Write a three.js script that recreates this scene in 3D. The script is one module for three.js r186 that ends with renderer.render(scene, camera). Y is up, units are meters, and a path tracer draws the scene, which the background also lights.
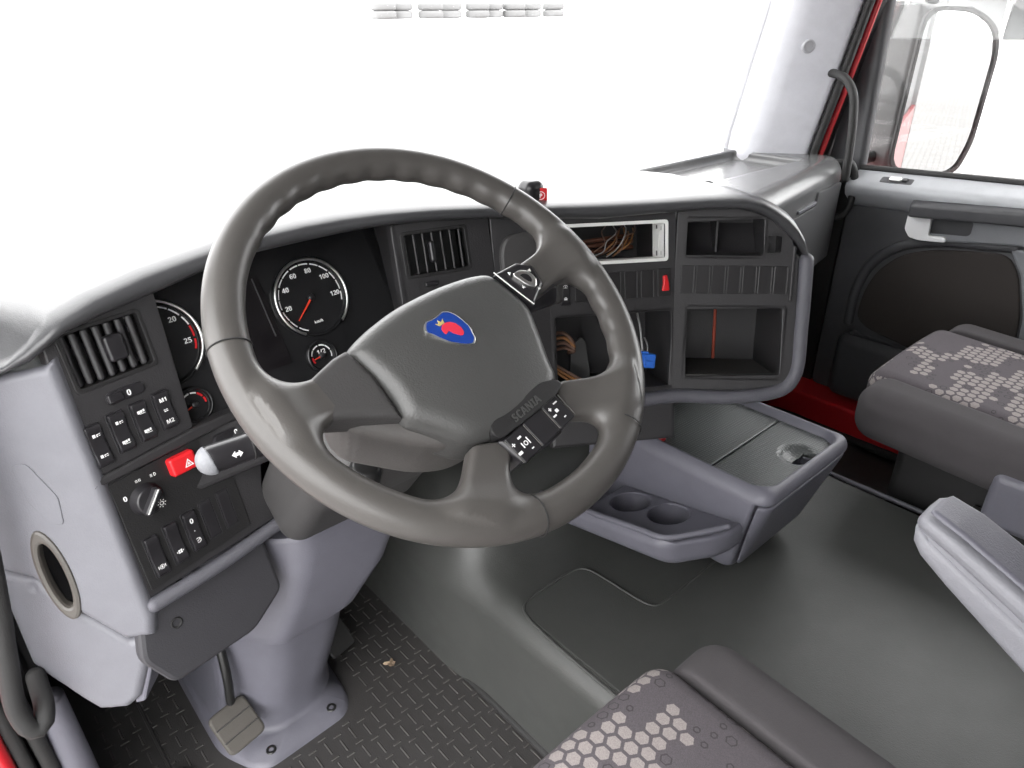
import * as THREE from 'three';
import { RoundedBoxGeometry } from 'three/addons/geometries/RoundedBoxGeometry.js';
import { mergeGeometries } from 'three/addons/utils/BufferGeometryUtils.js';
import { FontLoader } from 'three/addons/loaders/FontLoader.js';
import { TextGeometry } from 'three/addons/geometries/TextGeometry.js';

// ---------- camera, sky, exposure ----------
const scene = new THREE.Scene();
const camera = new THREE.PerspectiveCamera(56.6, 1024 / 768, 0.02, 200);
camera.position.set(-0.394, 1.126, 0.543);
camera.up.set(0.3118, 0.8873, -0.3397);
camera.lookAt(-0.394 + 0.5868, 1.126 - 0.461, 0.543 - 0.6657);
scene.background = new THREE.Color(1, 1, 1);      // evenly overcast white sky
scene.backgroundIntensity = 7.0;
const renderer = new THREE.WebGLRenderer({ antialias: true });
renderer.toneMapping = THREE.LinearToneMapping;
renderer.toneMappingExposure = 1.0;
renderer.shadowMap.enabled = true;
const sun = new THREE.DirectionalLight(0xfff8f0, 0.6);   // the brightest patch of the cloud cover
sun.position.set(-3.2, 6.0, 2.2); sun.target.position.set(0.3, 0.4, -0.1);
sun.castShadow = true; sun.shadow.radius = 30; sun.shadow.mapSize.set(2048, 2048);
Object.assign(sun.shadow.camera, { left: -3, right: 3, top: 3, bottom: -3, near: 0.5, far: 20 });
scene.add(sun, sun.target);

// ---------- helpers ----------
let seed = 7;
const rnd = () => { seed = (seed * 1664525 + 1013904223) >>> 0; return seed / 4294967296; };
const V = (x, y, z) => new THREE.Vector3(x, y, z);
const D = Math.PI / 180;
const taken = new Map();
function numbered(n) { const k = taken.get(n) ?? 0; taken.set(n, k + 1); return k ? n + '_' + String(k).padStart(3, '0') : n; }
function thing(name, label, category, base = [0, 0, 0], group) {
  const g = new THREE.Group(); g.name = numbered(name); g.position.set(...base); scene.add(g);
  g.userData = { label, category }; if (group) g.userData.group = group;
  return g;
}
function structure(name, label, base = [0, 0, 0]) {
  const g = new THREE.Group(); g.name = numbered(name); g.position.set(...base); scene.add(g);
  g.userData = { label, kind: 'structure' };
  return g;
}
// a frame on a leaning panel: u runs along it, v up it, n out of it
function frame(O, u, v) {
  const U = V(...u).normalize(), W = V(...v); W.addScaledVector(U, -W.dot(U)).normalize();
  return new THREE.Matrix4().makeBasis(U, W, U.clone().cross(W)).setPosition(...O);
}
const ID = new THREE.Matrix4();
// a part: geometry in world metres, or in the metres of frame fr
function part(name, geo, mat, parent, fr, label) {
  if (Array.isArray(geo)) geo = join(geo);
  const m = new THREE.Mesh(geo, mat); m.name = name; m.castShadow = m.receiveShadow = true;
  if (parent.isMesh) { /* same frame as its part */ }
  else {
    const M = (fr ?? ID).clone(); M.premultiply(new THREE.Matrix4().makeTranslation(-parent.position.x, -parent.position.y, -parent.position.z));
    M.decompose(m.position, m.quaternion, m.scale);
  }
  if (label) m.userData.label = label;
  parent.add(m); return m;
}
function solo(name, label, category, geo, mat, base, group) {    // a thing of one mesh; geometry in world metres
  if (Array.isArray(geo)) geo = join(geo);
  const m = new THREE.Mesh(geo.translate(-base[0], -base[1], -base[2]), mat); m.name = numbered(name); m.position.set(...base);
  m.castShadow = m.receiveShadow = true; m.userData = { label, category }; if (group) m.userData.group = group;
  scene.add(m); return m;
}
function clean(g) { g = g.index ? g.toNonIndexed() : g; for (const k of Object.keys(g.attributes)) if (!['position', 'normal', 'uv'].includes(k)) g.deleteAttribute(k); if (!g.attributes.uv) boxUV(g); return g; }
const join = (a) => a.length === 1 ? a[0] : mergeGeometries(a.map(clean));
function boxUV(g) {      // uv in metres, by the way each face points
  const p = g.attributes.position, a = new Float32Array(p.count * 2), A = V(0, 0, 0), B = V(0, 0, 0), C = V(0, 0, 0), n = V(0, 0, 0);
  for (let i = 0; i < p.count; i += 3) {
    A.fromBufferAttribute(p, i); B.fromBufferAttribute(p, i + 1); C.fromBufferAttribute(p, i + 2);
    n.copy(B).sub(A).cross(C.clone().sub(A));
    const x = Math.abs(n.x), y = Math.abs(n.y), z = Math.abs(n.z);
    [A, B, C].forEach((q, k) => { const [s, t] = y >= x && y >= z ? [q.x, q.z] : x >= z ? [q.z, q.y] : [q.x, q.y]; a[2 * (i + k)] = s; a[2 * (i + k) + 1] = t; });
  }
  g.setAttribute('uv', new THREE.BufferAttribute(a, 2)); return g;
}
const metric = (g) => boxUV(g.index ? g.toNonIndexed() : g);
// boxes: centre, size, corner radius
function gridUV(g, fn) {   // uv from a function of position, kept whole across each triangle
  const p = g.attributes.position, u = g.attributes.uv;
  for (let i = 0; i < p.count; i += 3) { let a0 = null; for (let k = 0; k < 3; k++) { const q = fn(p.getX(i + k), p.getY(i + k), p.getZ(i + k)); if (a0) for (const j of [0, 1]) { while (q[j] - a0[j] > q[j + 2] / 2) q[j] -= q[j + 2]; while (a0[j] - q[j] > q[j + 2] / 2) q[j] += q[j + 2]; } else a0 = q; u.setXY(i + k, q[0], q[1]); } }
  return g;
}
function rb(x, y, z, w, h, d, r = 0.004, s = 2) { return metric(new RoundedBoxGeometry(w, h, d, s, Math.min(r, w / 2.02, h / 2.02, d / 2.02)).translate(x, y, z)); }
function bx(x, y, z, w, h, d) { return metric(new THREE.BoxGeometry(w, h, d).translate(x, y, z)); }
function box2(x0, x1, y0, y1, z0, z1, r = 0) { const a = [(x0 + x1) / 2, (y0 + y1) / 2, (z0 + z1) / 2, x1 - x0, y1 - y0, z1 - z0]; return r ? rb(...a, r) : bx(...a); }
function poly(pts, r = 0, seg = 4) {      // outline, corners rounded by r
  if (!r) return pts.map(([x, y]) => new THREE.Vector2(x, y));
  const out = [], n = pts.length;
  for (let i = 0; i < n; i++) {
    const P = new THREE.Vector2(...pts[i]), A = new THREE.Vector2(...pts[(i + n - 1) % n]), B = new THREE.Vector2(...pts[(i + 1) % n]);
    const ra = Math.min(r, P.distanceTo(A) * 0.48), rbb = Math.min(r, P.distanceTo(B) * 0.48), q = Math.min(ra, rbb);
    const s = P.clone().add(A.sub(P).setLength(q)), e = P.clone().add(B.sub(P).setLength(q));
    for (let k = 0; k <= seg; k++) { const t = k / seg; out.push(s.clone().multiplyScalar((1 - t) * (1 - t)).addScaledVector(P, 2 * t * (1 - t)).addScaledVector(e, t * t)); }
  }
  return out;
}
// a plate in a frame: outline, its holes, from n0 to n1, edges bevelled
function plate(pts, n0, n1, { r = 0, holes = [], bevel = 0.0015, seg = 4, hr = 0.004 } = {}) {
  const s = new THREE.Shape(poly(pts, r, seg));
  for (const h of holes) s.holes.push(new THREE.Path(poly(h, hr)));
  const b = Math.min(bevel, (n1 - n0) / 2.1);
  const g = new THREE.ExtrudeGeometry(s, { depth: Math.max(1e-4, n1 - n0 - 2 * b), bevelEnabled: b > 0, bevelThickness: b, bevelSize: b, bevelOffset: -b, bevelSegments: 2, steps: 1, curveSegments: 8 });
  g.translate(0, 0, n0 + b); g.deleteAttribute('uv'); return metric(g);
}
const rect = (x0, x1, y0, y1) => [[x0, y0], [x1, y0], [x1, y1], [x0, y1]];
function tube(pts, r, seg = 40, rs = 10, caps = true) {
  const c = new THREE.CatmullRomCurve3(pts.map((p) => V(...p)), false, 'centripetal');
  const gs = [new THREE.TubeGeometry(c, seg, r, rs, false)];
  if (caps) for (const t of [0, 1]) gs.push(new THREE.SphereGeometry(r, rs, 8).translate(...c.getPoint(t).toArray()));
  return join(gs);
}
const lathe = (pts, seg = 32) => new THREE.LatheGeometry(pts.map(([r, h]) => new THREE.Vector2(r, h)), seg);
// loft over rings of equal length; open or closed round; both ends capped on demand
function loft(rings, { closed = true, caps = true } = {}) {
  const m = rings[0].length, pos = [], idx = [];
  for (const r of rings) for (const p of r) pos.push(p[0], p[1], p[2]);
  const e = closed ? m : m - 1;
  for (let i = 0; i < rings.length - 1; i++) for (let k = 0; k < e; k++) { const a = i * m + k, b = i * m + (k + 1) % m, c = a + m, d = b + m; idx.push(a, b, d, a, d, c); }
  const g = new THREE.BufferGeometry(); g.setAttribute('position', new THREE.Float32BufferAttribute(pos, 3)); g.setIndex(idx); g.computeVertexNormals();
  const out = [metric(g)];
  if (closed && caps) for (const [ring, flip] of [[rings[0], true], [rings.at(-1), false]]) {
    const c = [0, 1, 2].map((j) => ring.reduce((s, p) => s + p[j], 0) / m), q = [];
    for (let k = 0; k < m; k++) { const a = ring[k], b = ring[(k + 1) % m]; q.push(...c, ...(flip ? b : a), ...(flip ? a : b)); }
    const h = new THREE.BufferGeometry(); h.setAttribute('position', new THREE.Float32BufferAttribute(q, 3)); h.computeVertexNormals(); out.push(boxUV(h));
  }
  return join(out);
}
// meshes the surface where f = 0 (negative inside) on a grid of cubes
function nets(f, lo, hi, cell) {
  const n = [0, 1, 2].map((i) => Math.ceil((hi[i] - lo[i]) / cell) + 1), [nx, ny, nz] = n, val = new Float32Array(nx * ny * nz);
  let q = 0;
  for (let k = 0; k < nz; k++) for (let j = 0; j < ny; j++) for (let i = 0; i < nx; i++) val[q++] = f(lo[0] + i * cell, lo[1] + j * cell, lo[2] + k * cell);
  const at = (i, j, k) => i + nx * (j + ny * k), vid = new Int32Array(nx * ny * nz).fill(-1), pos = [], nor = [], idx = [];
  const cor = [[0, 0, 0], [1, 0, 0], [0, 1, 0], [1, 1, 0], [0, 0, 1], [1, 0, 1], [0, 1, 1], [1, 1, 1]], ed = [[0, 1], [2, 3], [4, 5], [6, 7], [0, 2], [1, 3], [4, 6], [5, 7], [0, 4], [1, 5], [2, 6], [3, 7]];
  const h = cell * 0.25;
  for (let k = 0; k < nz - 1; k++) for (let j = 0; j < ny - 1; j++) for (let i = 0; i < nx - 1; i++) {
    let mask = 0; const v = [];
    for (let c = 0; c < 8; c++) { const w = val[at(i + cor[c][0], j + cor[c][1], k + cor[c][2])]; v.push(w); if (w < 0) mask |= 1 << c; }
    if (mask === 0 || mask === 255) continue;
    let x = 0, y = 0, z = 0, m = 0;
    for (const [a, b] of ed) if ((v[a] < 0) !== (v[b] < 0)) { const t = v[a] / (v[a] - v[b]), A = cor[a], B = cor[b]; x += A[0] + t * (B[0] - A[0]); y += A[1] + t * (B[1] - A[1]); z += A[2] + t * (B[2] - A[2]); m++; }
    let px = lo[0] + (i + x / m) * cell, py = lo[1] + (j + y / m) * cell, pz = lo[2] + (k + z / m) * cell, gx, gy, gz, l;
    for (let s = 0; s < 2; s++) {
      gx = f(px + h, py, pz) - f(px - h, py, pz); gy = f(px, py + h, pz) - f(px, py - h, pz); gz = f(px, py, pz + h) - f(px, py, pz - h); l = Math.hypot(gx, gy, gz) || 1e-9;
      if (s === 0) { const d = Math.max(-cell * 0.4, Math.min(cell * 0.4, f(px, py, pz) * 2 * h / l)); px -= gx / l * d; py -= gy / l * d; pz -= gz / l * d; }
    }
    vid[at(i, j, k)] = pos.length / 3; pos.push(px, py, pz); nor.push(gx / l, gy / l, gz / l);
  }
  const quad = (a, b, c, d, flip) => { if (a < 0 || b < 0 || c < 0 || d < 0) return; if (flip) idx.push(a, c, b, a, d, c); else idx.push(a, b, c, a, c, d); };
  for (let k = 1; k < nz - 1; k++) for (let j = 1; j < ny - 1; j++) for (let i = 0; i < nx - 1; i++) { const s = val[at(i, j, k)] < 0; if (s !== (val[at(i + 1, j, k)] < 0)) quad(vid[at(i, j - 1, k - 1)], vid[at(i, j, k - 1)], vid[at(i, j, k)], vid[at(i, j - 1, k)], !s); }
  for (let k = 1; k < nz - 1; k++) for (let j = 0; j < ny - 1; j++) for (let i = 1; i < nx - 1; i++) { const s = val[at(i, j, k)] < 0; if (s !== (val[at(i, j + 1, k)] < 0)) quad(vid[at(i - 1, j, k - 1)], vid[at(i - 1, j, k)], vid[at(i, j, k)], vid[at(i, j, k - 1)], !s); }
  for (let k = 0; k < nz - 1; k++) for (let j = 1; j < ny - 1; j++) for (let i = 1; i < nx - 1; i++) { const s = val[at(i, j, k)] < 0; if (s !== (val[at(i, j, k + 1)] < 0)) quad(vid[at(i - 1, j - 1, k)], vid[at(i, j - 1, k)], vid[at(i, j, k)], vid[at(i - 1, j, k)], !s); }
  const g = new THREE.BufferGeometry(); g.setAttribute('position', new THREE.Float32BufferAttribute(pos, 3)); g.setAttribute('normal', new THREE.Float32BufferAttribute(nor, 3)); g.setIndex(idx);
  return metric(g);
}
// distances
const smin = (a, b, k) => { const h = Math.max(k - Math.abs(a - b), 0) / k; return Math.min(a, b) - h * h * k * 0.25; };
const smax = (a, b, k) => -smin(-a, -b, k);
function dBox(x, y, z, x0, x1, y0, y1, z0, z1, r = 0) {
  const a = Math.abs(x - (x0 + x1) / 2) - (x1 - x0) / 2 + r, b = Math.abs(y - (y0 + y1) / 2) - (y1 - y0) / 2 + r, c = Math.abs(z - (z0 + z1) / 2) - (z1 - z0) / 2 + r;
  return Math.hypot(Math.max(a, 0), Math.max(b, 0), Math.max(c, 0)) + Math.min(Math.max(a, b, c), 0) - r;
}
function dCap(x, y, z, a, b, ra, rb2) {
  const dx = b[0] - a[0], dy = b[1] - a[1], dz = b[2] - a[2], t = Math.max(0, Math.min(1, ((x - a[0]) * dx + (y - a[1]) * dy + (z - a[2]) * dz) / (dx * dx + dy * dy + dz * dz)));
  return Math.hypot(x - a[0] - t * dx, y - a[1] - t * dy, z - a[2] - t * dz) - (ra + (rb2 - ra) * t);
}
function dPoly(x, y, p) {      // signed distance to an outline
  let d = 1e9, s = 1;
  for (let i = 0, j = p.length - 1; i < p.length; j = i++) {
    const ex = p[j][0] - p[i][0], ey = p[j][1] - p[i][1], wx = x - p[i][0], wy = y - p[i][1], t = Math.max(0, Math.min(1, (wx * ex + wy * ey) / (ex * ex + ey * ey)));
    const bx2 = wx - ex * t, by2 = wy - ey * t; d = Math.min(d, bx2 * bx2 + by2 * by2);
    const c1 = y >= p[i][1], c2 = y < p[j][1], c3 = ex * wy > ey * wx; if ((c1 && c2 && c3) || (!c1 && !c2 && !c3)) s = -s;
  }
  return s * Math.sqrt(d);
}
function dSlab(d2, n, n0, n1, r) { const a = d2 + r, b = Math.abs(n - (n0 + n1) / 2) - (n1 - n0) / 2 + r; return Math.hypot(Math.max(a, 0), Math.max(b, 0)) + Math.min(Math.max(a, b), 0) - r; }

// ---------- materials ----------
function noiseTex(size, fn, srgb = false) {
  const d = new Uint8Array(size * size * 4);
  for (let j = 0; j < size; j++) for (let i = 0; i < size; i++) { const c = fn(i, j), k = 4 * (j * size + i); if (Array.isArray(c)) { d[k] = c[0]; d[k + 1] = c[1]; d[k + 2] = c[2]; } else d[k] = d[k + 1] = d[k + 2] = c; d[k + 3] = 255; }
  const t = new THREE.DataTexture(d, size, size); t.wrapS = t.wrapT = THREE.RepeatWrapping; t.magFilter = THREE.LinearFilter; t.minFilter = THREE.LinearMipmapLinearFilter; t.generateMipmaps = true; if (srgb) t.colorSpace = THREE.SRGBColorSpace; t.needsUpdate = true; return t;
}
function lattice(n) { const a = new Float32Array(n * n); for (let i = 0; i < a.length; i++) a[i] = rnd(); return (x, y) => { const xi = Math.floor(x), yi = Math.floor(y), fx = x - xi, fy = y - yi, sx = fx * fx * (3 - 2 * fx), sy = fy * fy * (3 - 2 * fy), g = (i, j) => a[((j % n + n) % n) * n + (i % n + n) % n]; return (g(xi, yi) * (1 - sx) + g(xi + 1, yi) * sx) * (1 - sy) + (g(xi, yi + 1) * (1 - sx) + g(xi + 1, yi + 1) * sx) * sy; }; }
const L64 = lattice(64), L16 = lattice(16), L8 = lattice(8);
const grain = noiseTex(256, (i, j) => 255 * (0.55 * L64(i / 4, j / 4) + 0.45 * rnd()));
const hide = noiseTex(256, (i, j) => 255 * Math.min(1, Math.abs(L64(i / 4, j / 4) - 0.5) * 2.2 + 0.25 * L64(i / 4 + 31, j / 4 + 11)));
const mottle = (lo, hi) => noiseTex(256, (i, j) => { const v = lo + (hi - lo) * (0.5 * L8(i / 32, j / 32) + 0.3 * L16(i / 16, j / 16) + 0.2 * L64(i / 4, j / 4)); return 255 * v; });
const rep = (t, k) => { const c = t.clone(); c.repeat.set(k, k); c.needsUpdate = true; return c; };
const mottleColor = mottle(0.94, 1.0), mottleRough = mottle(0.78, 1.0);
const grainFine = rep(grain, 14), hideFine = rep(hide, 16), mottleWide = rep(mottleColor, 5), mottleRoughWide = rep(mottleRough, 4);
mottleWide.colorSpace = THREE.SRGBColorSpace;
const rgb = (r, g, b) => new THREE.Color().setRGB(r, g, b);
const plastic = (c, rough = 0.5, o = {}) => new THREE.MeshStandardMaterial({ color: c, roughness: rough, bumpMap: grainFine, bumpScale: 0.00025, map: mottleWide, ...o });
const smooth = (c, rough = 0.35, metal = 0) => new THREE.MeshStandardMaterial({ color: c, roughness: rough, metalness: metal });
const M = {
  dark: plastic(rgb(0.027, 0.0258, 0.0275), 0.48),
  darker: plastic(rgb(0.013, 0.0125, 0.013), 0.5),
  pad: plastic(rgb(0.05, 0.05, 0.053), 0.32, { bumpMap: hideFine, bumpScale: 0.00012 }),
  grey: plastic(rgb(0.135, 0.135, 0.152), 0.48),
  console: plastic(rgb(0.125, 0.123, 0.148), 0.46),
  strip: plastic(rgb(0.095, 0.094, 0.11), 0.4),
  under: plastic(rgb(0.038, 0.037, 0.042), 0.6),
  shroud: plastic(rgb(0.05, 0.048, 0.048), 0.5),
  leather: new THREE.MeshStandardMaterial({ color: rgb(0.074, 0.069, 0.065), roughness: 0.40, roughnessMap: mottleRoughWide, bumpMap: hideFine, bumpScale: 0.00006, map: mottleWide }),
  airbag: plastic(rgb(0.06, 0.0595, 0.058), 0.38),
  hubBack: plastic(rgb(0.085, 0.08, 0.077), 0.5),
  gloss: smooth(rgb(0.012, 0.012, 0.013), 0.22),
  button: smooth(rgb(0.017, 0.016, 0.018), 0.3),
  chrome: smooth(rgb(0.72, 0.72, 0.70), 0.28, 1),
  zinc: smooth(rgb(0.74, 0.74, 0.72), 0.5),
  white: smooth(rgb(0.8, 0.8, 0.8), 0.6),
  red: smooth(rgb(0.62, 0.015, 0.02), 0.35),
  redPaint: new THREE.MeshPhysicalMaterial({ color: rgb(0.5, 0.012, 0.02), roughness: 0.35, clearcoat: 0.8, clearcoatRoughness: 0.1 }),
  blueEmblem: smooth(rgb(0.01, 0.045, 0.26), 0.3),
  redEmblem: smooth(rgb(0.62, 0.03, 0.06), 0.35),
  gold: smooth(rgb(0.42, 0.33, 0.12), 0.35),
  rubber: plastic(rgb(0.018, 0.0175, 0.0175), 0.55),
  rib: plastic(rgb(0.062, 0.058, 0.055), 0.6),
  mat: plastic(rgb(0.043, 0.0405, 0.04), 0.6, { roughnessMap: mottleRoughWide }),
  tunnel: plastic(rgb(0.057, 0.0585, 0.0555), 0.46, { roughnessMap: mottleRoughWide }),
  steel: smooth(rgb(0.04, 0.04, 0.04), 0.3, 0.6),
  pedal: plastic(rgb(0.075, 0.068, 0.06), 0.75),
  glass: new THREE.MeshPhysicalMaterial({ color: 0xffffff, roughness: 0.02, transmission: 1, thickness: 0, ior: 1.45 }),
  mirror: smooth(rgb(0.55, 0.56, 0.56), 0.02, 1),
  ledge: plastic(rgb(0.42, 0.43, 0.45), 0.4),
  armrest: plastic(rgb(0.20, 0.20, 0.22), 0.5),
  doorDark: plastic(rgb(0.06, 0.06, 0.065), 0.5),
  doorGrey: plastic(rgb(0.19, 0.195, 0.21), 0.42),
  trimLight: plastic(rgb(0.60, 0.60, 0.64), 0.5),
  roofLining: plastic(rgb(0.30, 0.30, 0.30), 0.9),
};
const font = await new FontLoader().loadAsync('fonts/droid/droid_sans_bold.typeface.json');
function word(s, size, depth = 0.0003) { const g = new TextGeometry(s, { font, size, depth, curveSegments: 3, bevelEnabled: false }); g.computeBoundingBox(); const b = g.boundingBox; return g.translate(-(b.min.x + b.max.x) / 2, -(b.min.y + b.max.y) / 2, 0); }
// ---------- the cab shell ----------
{
  const f = structure('floor', 'dark cab floor of the truck', [0.6, -0.05, 0.4]);
  part('floor_panel', box2(-0.46, 1.66, -0.05, 0, -0.9, 1.6), M.mat, f);
  const c = structure('ceiling', 'light roof lining of the cab', [0.6, 1.75, 0.4]);
  part('roof_panel', box2(-0.5, 1.7, 1.75, 1.8, -0.6, 1.6), M.roofLining, c);
  const r = structure('wall_rear', 'rear wall of the cab', [0.6, 0, 1.58]);
  part('wall_panel', box2(-0.5, 1.7, 0, 1.75, 1.55, 1.6), M.roofLining, r);
  const fr = structure('wall_front', 'front wall of the cab under the windscreen', [0.6, 0, -0.87]);
  part('wall_panel', box2(-0.46, 1.66, 0, 0.77, -0.9, -0.84), M.darker, fr);
  part('windscreen_ledge', box2(-0.44, 1.60, 0.74, 0.781, -0.93, -0.70, 0.01), M.pad, fr, null, 'black ledge at the foot of the windscreen');
  part('windscreen_header', box2(-0.46, 1.66, 1.6, 1.75, -0.64, -0.56), M.roofLining, fr);
  const l = structure('wall_left', 'left side of the cab round the open driver door', [-0.46, 0, 0.9]);
  part('side_panel', box2(-0.5, -0.44, 0, 1.75, 0.85, 1.55), M.roofLining, l);
  part('door_header', box2(-0.5, -0.44, 1.5, 1.75, -0.6, 0.85), M.roofLining, l);
  part('front_pillar', loft([[-0.48, -0.44, -0.86], [-0.48, -0.44, -0.52]].map(([x0, x1, z]) => [[x0, 0, z + 0], [x1, 0, z], [x1, 1.75, z + 0.3], [x0, 1.75, z + 0.3]]), {}), M.roofLining, l);
  const R = structure('wall_right', 'right side of the cab round the passenger door', [1.64, 0, 0.9]);
  part('side_panel', box2(1.62, 1.68, 0, 1.75, 0.78, 1.55), M.roofLining, R);
  part('door_header', box2(1.62, 1.68, 1.5, 1.75, -0.6, 0.78), M.roofLining, R);
  part('front_side', box2(1.62, 1.68, 0, 0.74, -0.86, -0.33), M.darker, R);
  part('outer_skin', box2(1.685, 1.70, -0.35, 0.72, -0.86, 1.6), M.redPaint, R, null, 'red painted outer side');
  part('door_sill', box2(1.52, 1.685, -0.05, 0.10, -0.5, 0.8, 0.01), M.redPaint, R, null, 'red painted door sill');
  part('sill_seal', tube([[1.545, 0.012, -0.5], [1.52, 0.014, -0.3], [1.515, 0.014, 0.0], [1.515, 0.014, 0.8]], 0.012), M.rubber, R, null, 'black rubber door seal');
  const w = structure('window_1', 'large clear windscreen', [0.6, 0.8, -0.85]);
  const wp = (x, t) => { const k = Math.pow(Math.abs(x - 0.6) / 1.05, 3); return [x, 0.8 + 0.82 * t, -0.86 + 0.2 * t + 0.28 * k]; };
  const rows = []; for (let j = 0; j <= 8; j++) rows.push(Array.from({ length: 33 }, (_, i) => wp(-0.45 + 2.1 * i / 32, j / 8)));
  part('pane', loft(rows, { closed: false }), M.glass, w);
}
// ---------- dashboard ----------
const F0 = frame([-0.314, 0.8103, -0.3087], [0.8231, 0.1431, 0.5496], [-0.0326, 0.978, -0.2058]);
const F1 = frame([-0.3082, 0.8103, -0.31], [0.9744, 0, -0.225], [-0.0468, 0.9781, -0.2026]);
const F2 = frame([0.0356, 0.7641, -0.39], [0.9986, 0, -0.0523], [-0.0196, 0.9272, -0.3741]);
const F3 = frame([0.1266, 0.8623, -0.3], [0.9659, 0, 0.2588], [0.0713, 0.9613, -0.2662]);
const F3b = frame([0.2677, 0.8402, -0.2556], [0.9063, 0, 0.4226], [0.1094, 0.9659, -0.2346]);
const F4 = frame([0.3455, 0.8332, -0.2173], [0.8387, 0, 0.5446], [0.141, 0.9659, -0.2171]);
const F5 = frame([0.5173, 0.8266, -0.1036], [0.7071, 0, 0.7071], [0.183, 0.9659, -0.183]);
const inF = (F, u, v, n = 0) => V(u, v, n).applyMatrix4(F).toArray();
const dash = thing('dashboard', 'dark wrap-around truck dashboard with dials, vents, switches and open radio slots', 'dashboard', [0.15, 0.35, -0.45]);
{
  // soft brow and dash top, lofted along the curve of the dash: x, z, lower edge, upper edge, back x, back z
  const st = [[-0.43, -0.365, 0.775, 0.785, -0.46, -0.5], [-0.38, -0.34, 0.783, 0.793, -0.43, -0.52], [-0.345, -0.318, 0.795, 0.803, -0.41, -0.55], [-0.325, -0.308, 0.803, 0.818, -0.40, -0.6], [-0.306, -0.303, 0.815, 0.832, -0.38, -0.66], [-0.29, -0.306, 0.824, 0.841, -0.34, -0.72], [-0.25, -0.314, 0.832, 0.853, -0.28, -0.77], [-0.19, -0.326, 0.839, 0.863, -0.2, -0.79], [-0.13, -0.331, 0.850, 0.871, -0.13, -0.8], [-0.075, -0.331, 0.860, 0.880, -0.07, -0.81], [0.008, -0.327, 0.863, 0.884, 0.01, -0.82], [0.06, -0.315, 0.867, 0.887, 0.07, -0.82], [0.112, -0.295, 0.871, 0.889, 0.14, -0.82], [0.18, -0.273, 0.870, 0.887, 0.23, -0.82], [0.248, -0.25, 0.865, 0.882, 0.34, -0.82], [0.337, -0.209, 0.857, 0.875, 0.48, -0.82], [0.407, -0.164, 0.853, 0.873, 0.62, -0.76], [0.495, -0.107, 0.857, 0.873, 0.68, -0.62], [0.54, -0.07, 0.861, 0.876, 0.69, -0.45], [0.576, -0.034, 0.862, 0.877, 0.70, -0.34], [0.6, -0.01, 0.854, 0.872, 0.705, -0.28], [0.615, 0.004, 0.842, 0.863, 0.71, -0.24], [0.63, 0.018, 0.826, 0.85, 0.71, -0.20], [0.641, 0.029, 0.812, 0.836, 0.71, -0.16], [0.65, 0.037, 0.797, 0.82, 0.705, -0.12], [0.656, 0.042, 0.782, 0.80, 0.70, -0.09]];
  const rings = st.map(([x, z, lo, up, bxx, bz], i) => {
    const a = st[Math.max(0, i - 1)], b = st[Math.min(st.length - 1, i + 1)]; let tx = b[0] - a[0], tz = b[1] - a[1]; const l = Math.hypot(tx, tz); tx /= l; tz /= l;
    const nx = -tz, nz = tx, q = (o, y) => [x + nx * o, y, z + nz * o];
    const top = up + 0.003, endTop = Math.min(0.84, top - 0.01);
    const mix = (t, y) => [x - nx * 0.02 + (bxx - x + nx * 0.02) * t, y, z - nz * 0.02 + (bz - z + nz * 0.02) * t];
    const h = up - lo;
    return [q(-0.05, lo + 0.001), q(-0.006, lo - 0.001), q(0.001, lo), q(0.006, lo + h * 0.2), q(0.0085, lo + h * 0.45), q(0.0075, lo + h * 0.7), q(0.003, up - h * 0.12), q(-0.005, up), mix(0.0, top), mix(0.25, top + 0.001), mix(0.6, top - 0.004), mix(1, endTop), mix(1, endTop - 0.03), q(-0.05, lo + 0.001)].map((p) => p);
  });
  part('dash_top', loft(rings, { closed: true, caps: true }), M.pad, dash, null, 'black grained soft dash top and brow');
  // inner body behind the faces
  const front = [[-0.30, -0.42], [-0.1, -0.46], [0.1, -0.45], [0.22, -0.43], [0.42, -0.36], [0.56, -0.28], [0.7, -0.12]];
  const body = [...front.map(([x, z]) => [x, -z]), [0.80, 0.4], [0.70, 0.7], [0.3, 0.78], [-0.3, 0.7]];
  part('dash_body', plate(body, 0.485, 0.80, { bevel: 0.01 }).rotateX(-Math.PI / 2), M.darker, dash);

  // --- left panels ---
  part('switch_panel', plate([[-0.009, -0.156], [-0.006, -0.06], [-0.002, 0.004], [0.014, 0.018], [0.05, 0.028], [0.133, 0.032], [0.128, -0.057], [0.122, -0.149]], -0.02, 0, { r: 0.004, holes: [rect(0.014, 0.107, -0.056, 0.011)], bevel: 0.002 }), M.dark, dash, F1);
  part('panel_ledge', plate([[-0.011, -0.166], [-0.009, -0.156], [0.122, -0.149], [0.21, -0.152], [0.21, -0.163]], -0.03, 0.004, { bevel: 0.003 }), M.dark, dash, F1);
  part('lower_switch_panel', plate([[-0.011, -0.325], [-0.011, -0.167], [0.21, -0.164], [0.196, -0.23], [0.184, -0.27], [0.186, -0.322]], -0.03, -0.001, { r: 0.004, bevel: 0.002 }), M.dark, dash, F1);
  part('switch_frame', plate([[0.004, -0.317], [0.004, -0.169], [0.122, -0.164], [0.121, -0.231], [0.149, -0.229], [0.15, -0.31]], -0.004, 0.0006, { r: 0.003, bevel: 0.0008 }), M.darker, dash, F1);
  part('trim_strip', [tube([[0.0, -0.333, 0.002], [0.09, -0.334, 0.004], [0.186, -0.331, 0.002]], 0.0095, 30, 14)], M.strip, dash, F1, 'light grey rounded trim strip');
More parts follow.
